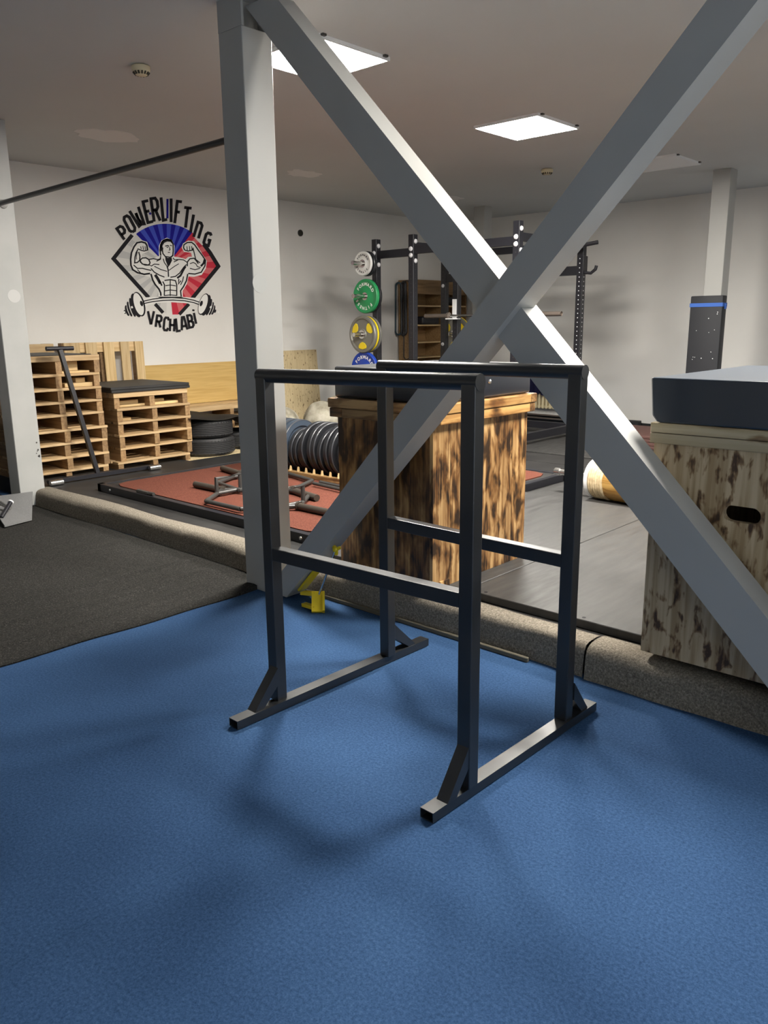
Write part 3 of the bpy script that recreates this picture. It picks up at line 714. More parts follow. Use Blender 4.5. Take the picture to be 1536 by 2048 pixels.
# T-handled pole on a low rolling bar
t = thing('push_trolley', 'black T-handled pole on a low bar before the tall pallets', 'trolley', (-4.41, 1.70, HP))
b = BM(); box(b, -0.022, 0.022, -0.50, 0.52, 0.008, 0.045, 0.003); link_mesh('base_bar', b, M['black_steel'], t)
for yy in (-0.46, 0.49):
    b = BM(); box(b, -0.02, 0.075, yy-0.045, yy+0.045, 0.018, 0.04, 0.003); r_ = link_mesh('roller_arm', b, M['black_steel'], t)
    b = BM(); tube(b, [(0.07, yy-0.055, 0.027), (0.07, yy+0.055, 0.027)], 0.026, 16); link_mesh('roller', b, M['chrome'], t, smooth=0.6)
b = BM(); bar_box(b, (0, -0.045, 0.045), (-0.11, -0.225, 1.13), 0.035, 0.035, (0, 1, 0)); link_mesh('pole', b, M['black_steel'], t)
b = BM(); tube(b, [(-0.11, -0.345, 1.142), (-0.11, -0.105, 1.140)], 0.019, 14); link_mesh('handle', b, M['black_steel'], t, smooth=0.6)

# ------------------------------------------------------------------ trap bars on the red platform
def trap_bar(loc, rz, label, handles):
    t = thing('trap_bar', label, 'bar', loc, rz); z = 0.026; r = 0.0165
    ring = [(-0.44, 0), (-0.20, -0.32), (0.20, -0.32), (0.44, 0), (0.20, 0.32), (-0.20, 0.32)]
    b = BM()
    for p, q in zip(ring, ring[1:]+ring[:1]): tube(b, [(p[0], p[1], z), (q[0], q[1], z)], r, 12)
    link_mesh('hex_frame', b, M['dull_steel'], t, smooth=0.6)
    for sx in (-1, 1):
        b = BM(); tube(b, [(sx*0.42, 0, z), (sx*0.80, 0, z)], 0.025, 18); tube(b, [(sx*0.43, 0, z), (sx*0.45, 0, z)], 0.033, 18); link_mesh('sleeve', b, M['sleeve_steel'], t, smooth=0.6)
        b = BM(); x = sx*0.36
        zt = z+0.115 if handles else z+0.004
        yy = 0.11
        tube(b, [(x, -yy, z), (x, -yy, zt), (x, yy, zt), (x, yy, z)], r, 12); link_mesh('handle', b, M['dull_steel'], t, smooth=0.6)
        b = BM(); tube(b, [(x-0.0, -0.10, z), (x, 0.10, z)], r, 12); link_mesh('low_handle', b, M['dull_steel'], t, smooth=0.6)
trap_bar((-2.27, 1.775, HP+0.0652), 0.0, 'hexagonal trap bar lying nearest on the red platform', True)
trap_bar((-2.72, 2.20, HP+0.0652), -0.20, 'second hexagonal trap bar behind the first on the red platform', False)

# plates in a low wooden rack, and two bars in front of it
ZR = HP+0.064
t = thing('plate_rack', 'low wooden toaster rack holding the row of black plates', 'rack', (-3.05, 2.87, ZR))
for yy, h in ((-0.27, 0.042), (0.225, 0.042)):
    b = BM(); box(b, -0.42, 0.86, yy, yy+0.045, 0, h, 0.004); link_mesh('rail', b, M['char_lid_x'], t)
for k in range(6, 19):
    b = BM(); prism(b, [(-0.262, 0.042), (-0.235, 0.042), (-0.240, 0.082), (-0.252, 0.085)], 'x', -0.92+k*0.098-0.004, -0.92+k*0.098+0.004); link_mesh('divider', b, M['pine_z'], t)
def plate(x, y, z, R, th, face, rim, label, group, hub=0.026, tilt=0.0):
    t = thing('weight_plate', label, 'weight plate', (x, y, z), tilt, group)
    b = BM(); lathe(b, [(hub, -th*0.5), (R*0.30, -th*0.5), (R*0.34, -th*0.32), (R*0.70, -th*0.32), (R*0.76, -th*0.5), (R*0.96, -th*0.5), (R, -th*0.35), (R, th*0.35), (R*0.96, th*0.5), (R*0.76, th*0.5), (R*0.70, th*0.32), (R*0.34, th*0.32), (R*0.30, th*0.5), (hub, th*0.5)], 40, axis='x', closed=True)
    link_mesh('disc', b, face, t, smooth=0.5)
    b = BM(); lathe(b, [(R*0.955, th*0.49), (R*0.975, th*0.53), (R*1.0, th*0.42), (R*1.002, th*0.36)], 40, axis='x'); bmesh.ops.delete(b, geom=[f for f in b.faces if len(f.verts) > 4], context='FACES'); link_mesh('rim_highlight', b, rim, t, smooth=0.7)  # paler ring puts the rim's highlight into the colour
    b = BM(); lathe(b, [(hub*0.98, -th*0.52), (hub*1.5, -th*0.52), (hub*1.5, th*0.52), (hub*0.98, th*0.52)], 24, axis='x', closed=True); link_mesh('hub', b, rim, t, smooth=0.5)
PLX = [-3.40, -3.31, -3.22, -3.13, -3.04, -2.955, -2.90, -2.845, -2.785, -2.715, -2.65, -2.575, -2.50, -2.42, -2.34]
for k, x in enumerate(PLX):
    R = 0.190 if k in (5, 6, 7) else 0.205 if k in (11,) else 0.222
    face = M['plate_blue_grey'] if k in (3, 4) else M['plate_black']
    NTH = ('first', 'second', 'third', 'fourth', 'fifth', 'sixth', 'seventh', 'eighth', 'ninth', 'tenth')
    lab = 'dusty blue-grey weight plate facing out in the wooden rack' if k == 4 else 'blue-grey weight plate directly behind the dusty one in the rack' if k == 3 else '%s black weight plate from the left end of the wooden rack' % NTH[k] if k < 3 else '%s smaller black weight plate to the right of the dusty blue-grey one' % NTH[k-5] if k < 8 else '%s large black weight plate right of the three smaller ones' % NTH[k-8]
    plate(x, 2.87+random.uniform(-0.012, 0.012), ZR+R+0.002, R, 0.045 if k > 4 else 0.06, face, M['plate_edge'], lab, 'plates in the wooden rack', tilt=random.uniform(-0.05, 0.05))
for k, (y, lab) in enumerate(((2.40, 'front steel bar lying on the red platform before the plates'), (2.47, 'rear steel bar lying on the red platform before the plates'))):
    t = thing('barbell', lab, 'bar', (-2.3, y, ZR+0.026), -0.10)
    b = BM(); tube(b, [(-0.07, 0, 0), (0.55, 0, 0)], 0.014, 12); link_mesh('shaft', b, M['dull_steel'], t, smooth=0.6)
    b = BM(); tube(b, [(0.55, 0, 0), (0.95, 0, 0)], 0.025, 16); tube(b, [(0.54, 0, 0), (0.57, 0, 0)], 0.036, 16); link_mesh('sleeve', b, M['brown_steel'], t, smooth=0.6)
# stone balls
def ball(x, y, r, label):
    b = BM(); bmesh.ops.create_icosphere(b, subdivisions=4, radius=r)
    for v in b.verts:
        n = v.co.normalized(); v.co += n*0.004*(math.sin(9*n.x+3)+math.sin(11*n.y)+math.sin(8*n.z+1))
    o = link_mesh('stone_ball', b, M['stone'], smooth=3); o.location = (x, y, HP+r-0.003); tag(o, label, 'stone ball', 'atlas stones by the wall')
ball(-4.66, 4.65, 0.222, 'large concrete ball in clear view behind the black plates')
ball(-4.86, 4.20, 0.205, 'concrete ball beside the middle column, left of the large one')
ball(-5.05, 5.33, 0.225, 'concrete ball peeking out between the large ball and box')

# ------------------------------------------------------------------ power rack
rk = thing('power_rack', 'tall black power rack with white bolts at the back', 'rack', (0, 0, HP+0.012))
H0 = HP+0.012
XP1, XP2, XP3, YF_, YB_ = -4.455, -3.886, -2.487, 5.40, 6.70
w = 0.038
posts = [(XP1, YF_, 2.42), (XP2, YF_, 2.432), (XP3, YF_, 2.455), (XP1, YB_, 2.43), (XP2, 6.22, 2.44), (XP3, YB_, 2.455)]
for (x, y, zt) in posts:
    b = BM(); box(b, x-w, x+w, y-w, y+w, 0, zt-H0, 0.003); p = link_mesh('upright', b, M['black_steel'], rk)
    b = BM()
    for k in range(36):
        zz = 0.25+0.05*k
        if zz < zt-H0-0.25:
            disc(b, (x, y-w, zz), 0.0065, (0, -1, 0), 0.0008, 8); disc(b, (x+w, y, zz), 0.0065, (1, 0, 0), 0.0008, 8)
    h = link_mesh('hole_discs', b, M['zinc'] if (x, y) == (XP3, YB_) else M['dull_steel'], p); h['kind'] = 'stuff'  # flat discs put in where open holes show the pale wall behind
def beam(p0, p1, hgt, wd=0.06):
    b = BM(); bar_box(b, p0, p1, wd, hgt, (0, 0, 1)); link_mesh('beam', b, M['black_steel'], rk)
zt = 2.245-H0
beam((XP1+w, YF_, zt), (XP2-w, YF_, zt), 0.085); beam((XP2+w, YF_, zt+0.02), (XP3-w, YF_, zt+0.02), 0.085)
beam((XP2, YF_+w, zt+0.06), (XP2, 6.22-w, zt+0.06), 0.09); beam((XP3, YF_+w, zt+0.06), (XP3, YB_-w, zt+0.06), 0.08)
beam((XP1+w, YB_, zt+0.06), (XP3-w, YB_, zt+0.06), 0.08); beam((XP1+w, YB_, zt-0.22), (XP3-w, YB_, zt-0.22), 0.10)
beam((XP1+w, YB_, 0.085), (XP3-w, YB_, 0.085), 0.08); beam((XP3, YF_+w, 0.085), (XP3, YB_-w, 0.085), 0.08); beam((XP1, YF_+w, 0.085), (XP1, YB_-w, 0.085), 0.08)
b = BM(); tube(b, [(XP3+0.0, YB_-0.2, zt+0.02), (XP3+0.26, YB_-0.12, zt+0.06)], 0.022, 10); link_mesh('pull_up_grip', b, M['black_steel'], rk)
for (x, y, zt_) in ((XP2, YF_, 2.432), (XP3, YF_, 2.455), (XP1, YF_, 2.42)):
    for dz in (0.155, 0.225):
        b = BM(); hemi(b, (x, y-w, zt_-H0-dz), 0.027, (0, -1, 0)); link_mesh('bolt', b, M['zinc'], rk)
    for dz in (0.075, 0.285):
        b = BM(); hemi(b, (x+w, y, zt_-H0-dz), 0.027, (1, 0, 0)); link_mesh('bolt', b, M['zinc'], rk)
for z0 in (1.93, 1.55, 1.19, 0.8):
    b = BM(); hemi(b, (XP1, YB_-w, z0-H0), 0.024, (0, -1, 0)); link_mesh('bolt', b, M['zinc'], rk)
# J hooks
b = BM(); box(b, XP3+w, XP3+w+0.012, YB_-0.05, YB_+0.05, 1.98-H0, 2.18-H0, 0.003); tube(b, [(XP3+w+0.01, YB_, 2.0-H0), (XP3+w+0.08, YB_+0.01, 1.99-H0), (XP3+w+0.13, YB_+0.02, 2.03-H0), (XP3+w+0.14, YB_+0.02, 2.07-H0)], 0.018, 10); link_mesh('j_hook', b, M['black_steel'], rk)
b = BM(); box(b, XP2-0.03, XP2+0.03, 6.165, 6.178, 1.515-H0, 1.74-H0, 0.002); box(b, XP2-0.03, XP2+0.09, 6.03, 6.178, 1.502-H0, 1.516-H0, 0.002); link_mesh('j_hook', b, M['white_metal'], rk)
pegs = [(XP1, YF_, 2.141), (XP1, YF_, 1.775), (XP1, YF_, 1.339), (XP1, YF_, 0.93), (XP1, 7.19, 1.319)]
for (x, y, zz) in pegs:
    b = BM(); tube(b, [(x, y-w, zz-H0), (x, y-0.40, zz-H0)], 0.0245, 16); tube(b, [(x, y-w-0.012, zz-H0), (x, y-w, zz-H0)], 0.04, 16); link_mesh('plate_peg', b, M['chrome'], rk, smooth=0.6)
# the bar in the rack
t = thing('barbell', 'brown steel barbell resting in the power rack', 'bar', (-3.32, 6.09, 1.545))
b = BM(); tube(b, [(-0.60, 0, 0), (0.60, 0, 0)], 0.0145, 12); link_mesh('shaft', b, M['chrome'], t, smooth=0.6)
for sx in (-1, 1):
    b = BM(); tube(b, [(sx*0.58, 0, 0), (sx*0.96, 0, 0)], 0.026, 20, cap=False); tube(b, [(sx*0.58, 0, 0), (sx*0.61, 0, 0)], 0.04, 18); tube(b, [(sx*0.945, 0, 0), (sx*0.95, 0, 0)], 0.0255, 18); link_mesh('sleeve', b, M['brown_steel'], t, smooth=0.6)

# text helper: letters round a circle as flat mesh, facing -y
def glyph(ch, size):
    cu = bpy.data.curves.new('glyph', 'FONT'); cu.body = ch; cu.size = size; cu.align_x = 'CENTER'; cu.fill_mode = 'FRONT'; cu.offset = 0.035
    ob = bpy.data.objects.new('glyph', cu); COL.objects.link(ob)
    me = bpy.data.meshes.new_from_object(ob.evaluated_get(bpy.context.evaluated_depsgraph_get()))
    bpy.data.objects.remove(ob); bpy.data.curves.remove(cu)
    return me
def ring_text(parent, arcs, r, size, y, m):
    b = BM()
    for text, a0, step in arcs:
        for k, ch in enumerate(text):
            if ch == ' ': continue
            me = cached(('g', ch), lambda: glyph(ch, 1.0))
            a = math.radians(a0+k*step)      # angle clockwise from the top, in the x-z plane
            for p in me.polygons:
                vs = []
                for vi in p.vertices:
                    c = me.vertices[vi].co*size; px_, pz_ = c.x*1.05, c.y+r
                    vs.append(b.verts.new((px_*math.cos(a)+pz_*math.sin(a), y, -px_*math.sin(a)+pz_*math.cos(a))))
                b.faces.new(vs)
    o = link_mesh('lettering', b, m, parent); o['kind'] = 'stuff'
def hung_plate(x, y, z, R, th, m, label, text=None, inner=None):
    """plate on a peg along y; its front faces -y"""
    t = thing('weight_plate', label, 'weight plate', (x, y, z), 0.0, 'plates hanging on the power rack')
    b = BM(); lathe(b, [(0.027, -th*0.5), (R*0.42, -th*0.5), (R*0.46, -th*0.42), (R*0.84, -th*0.42), (R*0.88, -th*0.5), (R*0.97, -th*0.5), (R, -th*0.36), (R, th*0.36), (R*0.97, th*0.5), (0.027, th*0.5)], 44, axis='y', closed=True); link_mesh('disc', b, m, t, smooth=0.5)
    b = BM(); lathe(b, [(0.0265, -th*0.55), (0.045, -th*0.55), (0.045, th*0.52), (0.0265, th*0.52)], 24, axis='y', closed=True); link_mesh('hub', b, M['chrome'], t, smooth=0.5)
    if text: ring_text(t, text, R*0.62, R*0.25, -th*0.42-0.0012, inner)
    return t
fw_txt = [('FORWARD', -52, 19), ('FITNESS', 135, 19)]
hung_plate(XP1, 5.18, 2.141, 0.135, 0.035, M['plate_white'], 'small white weight plate, topmost on the rack side', fw_txt, M['black_text'])
hung_plate(XP1, 5.24, 2.141, 0.140, 0.045, M['plate_black'], 'dark weight plate hidden behind the small white one')
hung_plate(XP1, 5.22, 1.775, 0.195, 0.05, M['plate_green'], 'green weight plate hanging on the rack side', fw_txt, M['white_text'])
hung_plate(XP1, 5.28, 1.775, 0.190, 0.03, M['plate_black'], 'dark weight plate hidden behind the green one')
hung_plate(XP1, 5.18, 0.930, 0.21, 0.05, M['plate_blue'], 'blue weight plate, lowest on the rack side above the pad', [('FORWARD', -52, 19)], M['white_text'])
def tri_plate(x, y, z, R, label, stripe):
    t = thing('weight_plate', label, 'weight plate', (x, y, z), 0.0, 'plates hanging on the power rack'); th = 0.05
    b = BM(); lathe(b, [(0.027, -th*0.5), (0.06, -th*0.5), (0.065, -th*0.3), (R*0.80, -th*0.25), (R*0.86, -th*0.5), (R*0.96, -th*0.5), (R, -th*0.3), (R, th*0.3), (R*0.96, th*0.5), (0.027, th*0.5)], 44, axis='y', closed=True); link_mesh('disc', b, M['plate_grey'], t, smooth=0.5)
    for a0 in (60, 180, 300):
        b = BM(); pts = []
        for (rr, da) in ((0.40, 0), (0.50, -20), (0.68, -25), (0.78, -20), (0.80, 0), (0.78, 20), (0.68, 25), (0.50, 20)):
            a = math.radians(a0+da); pts.append((rr*R*math.sin(a), rr*R*math.cos(a)))
        prism(b, pts, 'y', -th*0.40, -th*0.2); link_mesh('grip_inlay', b, M['yellow'], t)
    b = BM(); lathe(b, [(0.0265, -th*0.6), (0.05, -th*0.6), (0.05, th*0.52), (0.0265, th*0.52)], 24, axis='y', closed=True); link_mesh('hub', b, M['chrome'], t, smooth=0.5)
    if stripe: b = BM(); lathe(b, [(R*0.90, th*0.52), (R*0.985, th*0.52), (R*0.985, th*0.95), (R*0.90, th*0.95)], 44, axis='y', closed=True); link_mesh('yellow_ring', b, M['yellow'], t, smooth=0.5)
    return t
tri_plate(XP1, 5.16, 1.339, 0.215, 'grey weight plate with three yellow grips, left of rack', True)
hung_plate(XP1, 5.245, 1.339, 0.213, 0.03, M['plate_grey'], 'plain grey weight plate behind the yellow-gripped one at left')
tri_plate(XP1, 6.93, 1.319, 0.225, 'grey weight plate with yellow grips inside the rack', True)
# shelf with dumbbells and bands on the left wall
sx0, sx1, sy0, sy1 = -5.93, -5.60, 7.45, 8.70
t = thing('shelf_unit', 'brown wooden shelf unit on the wall behind the power rack', 'shelf', (0, 0, HP))
SHB = HP
for (y0, y1) in ((sy0, sy0+0.022), ((sy0+sy1)/2-0.011, (sy0+sy1)/2+0.011), (sy1-0.022, sy1)):
    b = BM(); box(b, sx0, sx1, y0, y1, 0.0, 2.085-HP, 0.002); link_mesh('side_panel', b, M['shelf'], t)
b = BM(); box(b, sx0, sx0+0.012, sy0+0.022, sy1-0.022, 0.0, 2.085-HP); link_mesh('back_panel', b, M['shelf'], t)
SZ = [0.25, 0.62, 0.95, 1.17, 1.42, 1.70, 2.06]
for zz in SZ:
    for (ya, yb) in ((sy0+0.023, (sy0+sy1)/2-0.012), ((sy0+sy1)/2+0.012, sy1-0.023)):
        b = BM(); box(b, sx0+0.013, sx1, ya, yb, zz-HP, zz+0.022-HP, 0.002); link_mesh('shelf_board', b, M['pine_y'] if zz < 2 else M['shelf'], t)
b = BM(); box(b, sx1, sx1+0.015, sy0, sy1, 1.88-HP, 2.085-HP, 0.002); link_mesh('top_fascia', b, M['shelf'], t)
def gear(name, lab, cat, y, z0, dims, m):
    b = BM(); dx_, dy_, dz_ = dims; x = -5.68; box(b, x-dx_/2, x+dx_/2, y-dy_/2, y+dy_/2, z0+0.0005, z0+dz_, min(dims)*0.25, 3); tag(link_mesh(name, b, m, smooth=0.8), lab, cat)
gear('foam_roller', 'dark blue bundle on a middle shelf behind the barbell', 'bundle', 8.25, 1.192, (0.14, 0.28, 0.16), M['plate_blue'])
gear('weight_belt', 'black belt roll on the upper shelf behind the rack', 'belt', 7.80, 1.442, (0.2, 0.4, 0.12), M['black_band'])
gear('weight_belt', 'black belt lying on the lowest visible shelf', 'belt', 8.35, 0.642, (0.15, 0.3, 0.10), M['black_band'])
gear('sand_bag', 'dark red bag on the low shelf behind the rack', 'bag', 7.75, 0.642, (0.18, 0.3, 0.2), M['red_band'])
b = BM(); lathe(b, [(0.0, 0.0), (0.09, 0.01), (0.17, 0.06), (0.2, 0.14), (0.19, 0.14), (0.15, 0.07), (0.0, 0.03)][1:-1], 24); o = link_mesh('bowl', b, M['black_band'], smooth=0.7); o.location = (-5.72, 8.38, 1.722); o.scale = (0.6, 0.9, 0.9); tag(o, 'black round bag bulging on the upper right shelf', 'bag')
def band(x, z1, z0, wd, m, label, r=0.011, y=7.425):
    """closed rubber loop hanging from the side of the shelf unit"""
    b = BM(); pts = []; n = 12
    for k in range(n+1): a = PI*k/n; pts.append((x-wd/2*math.cos(a), y, z1+wd/2*math.sin(a)))
    for k in range(n+1): a = PI*k/n; pts.append((x+wd/2*math.cos(a)*1.25, y-0.012*math.sin(a), z0-wd/2*1.25*math.sin(a)))
    pts.append(pts[0]); tube(b, pts, r, 8, cap=False); tag(link_mesh('resistance_band', b, m, smooth=0.8), label, 'band', 'bands hanging on the shelf unit')
band(-5.905, 2.00, 1.36, 0.10, M['teal_band'], 'dark teal resistance band hanging leftmost on the shelf', 0.014)
band(-5.80, 2.02, 1.34, 0.07, M['black_band'], 'wide black resistance band beside the teal one', 0.02)
band(-5.72, 2.02, 1.00, 0.10, M['black_band'], 'long thin black resistance band hanging lowest', 0.008, 7.40)
band(-5.655, 2.02, 1.20, 0.05, M['red_band'], 'dark red resistance band behind the rack upright', 0.017)

# ------------------------------------------------------------------ back wall things
t = thing('radiator', 'cream ribbed radiator at the back wall behind the wooden box', 'radiator', (-4.2, 8.66, 0.0))
for k in range(20):
    b = BM(); box(b, -0.55+k*0.062, -0.55+k*0.062+0.036, -0.05, 0.05, 0.20, 0.78, 0.016, 3); link_mesh('rib', b, M['radiator'], t)
for zz in (0.23, 0.75): b = BM(); tube(b, [(-0.56, 0, zz), (0.70, 0, zz)], 0.022, 12); link_mesh('header_pipe', b, M['radiator'], t)
b = BM(); tube(b, [(0.66, -0.01, 0.002), (0.66, -0.01, 0.22)], 0.018, 10); link_mesh('valve_pipe', b, M['copper'], t)
for zz in (0.10, 0.05): b = BM(); tube(b, [(-0.8, 0.03, zz), (1.0, 0.03, zz)], 0.014, 10); link_mesh('floor_pipe', b, M['brown_steel'], t)
b = BM(); g = []
for i in range(61):
    x = -4.80+1.1*i/60; f = 0.018*math.sin(i*1.1)+0.008*math.sin(i*2.7); zb = 0.42+0.02*math.sin(i*0.9)
    g.append([b.verts.new((x, 8.575+f*0.3, 0.80)), b.verts.new((x, 8.565+f, 0.62)), b.verts.new((x, 8.555+f*1.3, zb))])
for a, c_ in zip(g, g[1:]):
    for k in range(2): b.faces.new((a[k], c_[k], c_[k+1], a[k+1]))
bmesh.ops.solidify(b, geom=list(b.faces), thickness=0.006)
tag(link_mesh('cloth', b, M['navy_cloth'], smooth=1.0), 'navy cloth hanging over the cream radiator', 'cloth')
b = BM(); box(b, XL2+0.001, XR-0.001, YB-0.014, YB-0.0005, 0.0, 0.085); b2 = struct('baseboard_back', b, M['black_rubber'])
b = BM(); box(b, -3.05, -2.58, 8.60, 8.70, 0.001, 0.125, 0.006); tag(link_mesh('rubber_block', b, M['black_rubber']), 'dark low block at the foot of the back wall', 'block')
for k in range(4):
    z0 = HP+0.012+k*0.035; b = BM(); box(b, -1.95+0.02*k, -0.9, 6.15, 7.0-0.02*k, z0+0.0004, z0+0.035, 0.008, 2)
    tag(link_mesh('foam_mat', b, M['brown_mat']), ('topmost' if k == 3 else ORD[k]) + ' brown foam mat in the pile beside the right wooden box', 'mat', 'brown foam mats in a pile')
# padded board strapped before the far column
t = thing('padded_board', 'black padded board with a blue strap before the far column', 'board', (-1.15, 7.05, HP+0.012))
b = BM(); box(b, -0.172, 0.172, -0.06, 0.06, 0, 1.70-HP, 0.012, 2); link_mesh('pad', b, M['black_board'], t, smooth=0.5)
b = BM(); box(b, -0.176, 0.176, -0.064, 0.064, 1.585-HP, 1.625-HP, 0.002); link_mesh('strap', b, M['blue_strap'], t)
b = BM(); box(b, 0.176, 0.19, -0.02, 0.02, 1.56-HP, 1.615-HP, 0.004); link_mesh('strap_knot', b, M['blue_strap'], t)
b = BM(); rnd = random.Random(4)
for k in range(12): disc(b, (rnd.uniform(-0.15, 0.15), -0.06, rnd.uniform(0.85, 1.5)), rnd.uniform(0.003, 0.006), (0, -1, 0), 0.0008, 6)
link_mesh('scuff', b, M['white_metal'], t)
# strongman log
t = thing('strongman_log', 'thick varnished wooden log with rope wound round its end', 'log', (-0.60, 3.68, HP+0.012+0.152))
t.rotation_euler = (0, 0, -0.12)
b = BM(); lathe(b, [(0.14, 0.135), (0.15, 0.2), (0.152, 0.5), (0.15, 0.9), (0.152, 1.5), (0.14, 1.56)], 40, axis='x')
for v in b.verts:
    a = math.atan2(v.co.z, v.co.y); v.co.yz *= 1+0.012*math.sin(7*a+v.co.x*2)-0.01*(math.sin(23*a) > 0.75)
link_mesh('trunk', b, M['log'], t, smooth=0.7)
b = BM(); lathe(b, [(0.02, -0.004), (0.145, -0.004), (0.15, 0.004), (0.15, 0.03), (0.14, 0.032)], 40, axis='x'); link_mesh('end_ring', b, M['white_metal'], t, smooth=0.5)
for k in range(6):
    b = BM(); rr = 0.0125; x = 0.042+k*0.0205; rad = 0.142
    pts = [(x+0.018*math.sin(a*1.0+0.6)*0.0+0.01*(q/40), rad*math.cos(a), rad*math.sin(a)) for q in range(41) for a in (2*PI*q/40,)]
    tube(b, pts, rr, 8, cap=False); link_mesh('rope_turn', b, M['rope'], t, smooth=1.0)
b = BM(); tube(b, [(-0.33, 0, 0.0), (0.0, 0, 0.0)], 0.0235, 18); tube(b, [(-0.37, 0, 0), (-0.32, 0, 0)], 0.03, 18); link_mesh('sleeve', b, M['chrome'], t, smooth=0.6)
# wall box
t = thing('wall_socket', 'small dark open wall box high on the white wall', 'socket', (XL2+0.001, 5.58, 2.625))
b = BM(); lathe(b, [(0.034, 0.0), (0.042, 0.0), (0.042, 0.012), (0.034, 0.012)], 20, axis='x', closed=True); link_mesh('rim', b, M['dull_steel'], t)
b = BM(); disc(b, (0, 0, 0), 0.034, (1, 0, 0), 0.004, 18); link_mesh('box', b, M['dark_slot'], t)

# ------------------------------------------------------------------ yellow clamp by the column foot
t = thing('wheel_clamp', 'yellow metal clamp with a steel rod by the column foot', 'clamp', (-0.68, 0.85, 0.0))
b = BM(); bar_box(b, (0.040, -0.016, 0.005), (-0.022, 0.045, 0.085), 0.058, 0.014, (1, -0.9, 0.5)); link_mesh('body', b, M['yellow'], t)
b = BM(); bar_box(b, (0.068, 0.004, 0.006), (0.010, 0.060, 0.085), 0.012, 0.040, (1, -0.9, 0.5)); link_mesh('side_flange', b, M['yellow'], t)
for p0, p1 in (((-0.02, 0.04, 0.078), (-0.14, 0.045, 0.055)), ((0.02, -0.008, 0.022), (-0.085, 0.004, 0.013))):
    b = BM(); bar_box(b, p0, p1, 0.03, 0.018, (0, 0, 1)); link_mesh('prong', b, M['yellow'], t)
b = BM(); tube(b, [(-0.155, 0.045, 0.042), (-0.03, 0.05, 0.055)], 0.006, 8); link_mesh('pin', b, M['chrome'], t)
b = BM(); tube(b, [(-0.012, 0.040, 0.058), (0.088, 0.080, 0.330)], 0.006, 10); link_mesh('rod', b, M['chrome'], t)
b = BM()
for k in range(3):
    a = 2*PI*k/3+0.45; bar_box(b, (0.092, 0.082, 0.332), (0.092+0.030*math.cos(a), 0.082, 0.332+0.030*math.sin(a)), 0.016, 0.014, (0, 1, 0))
hemi(b, (0.092, 0.074, 0.332), 0.016, (0, -1, 0)); link_mesh('knob', b, M['yellow'], t)
b = BM(); bar_box(b, (-0.190, 0.085, 0.052), (-0.035, 0.085, 0.215), 0.012, 0.055, (0, 1, 0)); link_mesh('arm', b, M['yellow'], t)

# ------------------------------------------------------------------ left edge: foot plate machine, bin
t = thing('rowing_machine', 'grey footplate and chrome frame of a machine at left edge', 'machine', (-3.95, 0.62, 0.011))
b = BM(); vs = [(0.19, 0.13, 0.02), (-0.30, 0.37, 0.13), (-0.36, 0.02, 0.13), (0.25, -0.10, 0.02)]
A = [b.verts.new(p) for p in vs]; Bq = [b.verts.new((p[0], p[1], p[2]-0.012)) for p in vs]
b.faces.new(A); b.faces.new(Bq[::-1])
for k in range(4): b.faces.new((A[k], Bq[k], Bq[(k+1) % 4], A[(k+1) % 4]))
link_mesh('footplate', b, M['tread'], t)
b = BM(); tube(b, [(0.22, -0.08, 0.0), (-0.36, 0.12, 0.0)], 0.014, 10); link_mesh('skid', b, M['black_steel'], t)
b = BM(); tube(b, [(0.02, 0.05, 0.09), (-0.25, -0.10, 0.22), (-0.5, -0.35, 0.22)], 0.016, 12); link_mesh('chrome_arm', b, M['chrome'], t, smooth=0.7)
b = BM(); tube(b, [(0.1, -0.06, 0.05), (0.0, 0.06, 0.13)], 0.016, 12); link_mesh('pedal_bar', b, M['black_steel'], t, smooth=0.7)
b = BM(); disc(b, (0.0, 0.06, 0.13), 0.022, (-0.1, 0.12, 0.08), 0.012, 14); link_mesh('end_cap', b, M['white_metal'], t)
b = BM(); tube(b, [(-0.42, -0.35, 0.02), (-0.48, 0.02, 0.02), (-0.5, 0.1, 0.2), (-0.52, 0.1, 0.34)], 0.014, 10); link_mesh('frame_tube', b, M['dull_steel'], t, smooth=0.7)
t = thing('waste_bin', 'slate blue plastic bin behind the left column', 'bin', (-5.12, 0.83, 0.011))
b = BM(); lathe(b, [(0.19, 0.0), (0.20, 0.004), (0.255, 0.52), (0.245, 0.52), (0.19, 0.02)], 28); link_mesh('tub', b, M['bin_blue'], t, smooth=0.6)
b = BM(); lathe(b, [(0.27, 0.50), (0.275, 0.52), (0.275, 0.60), (0.26, 0.625), (0.1, 0.635)], 28); link_mesh('lid', b, M['bin_blue'], t, smooth=0.6)

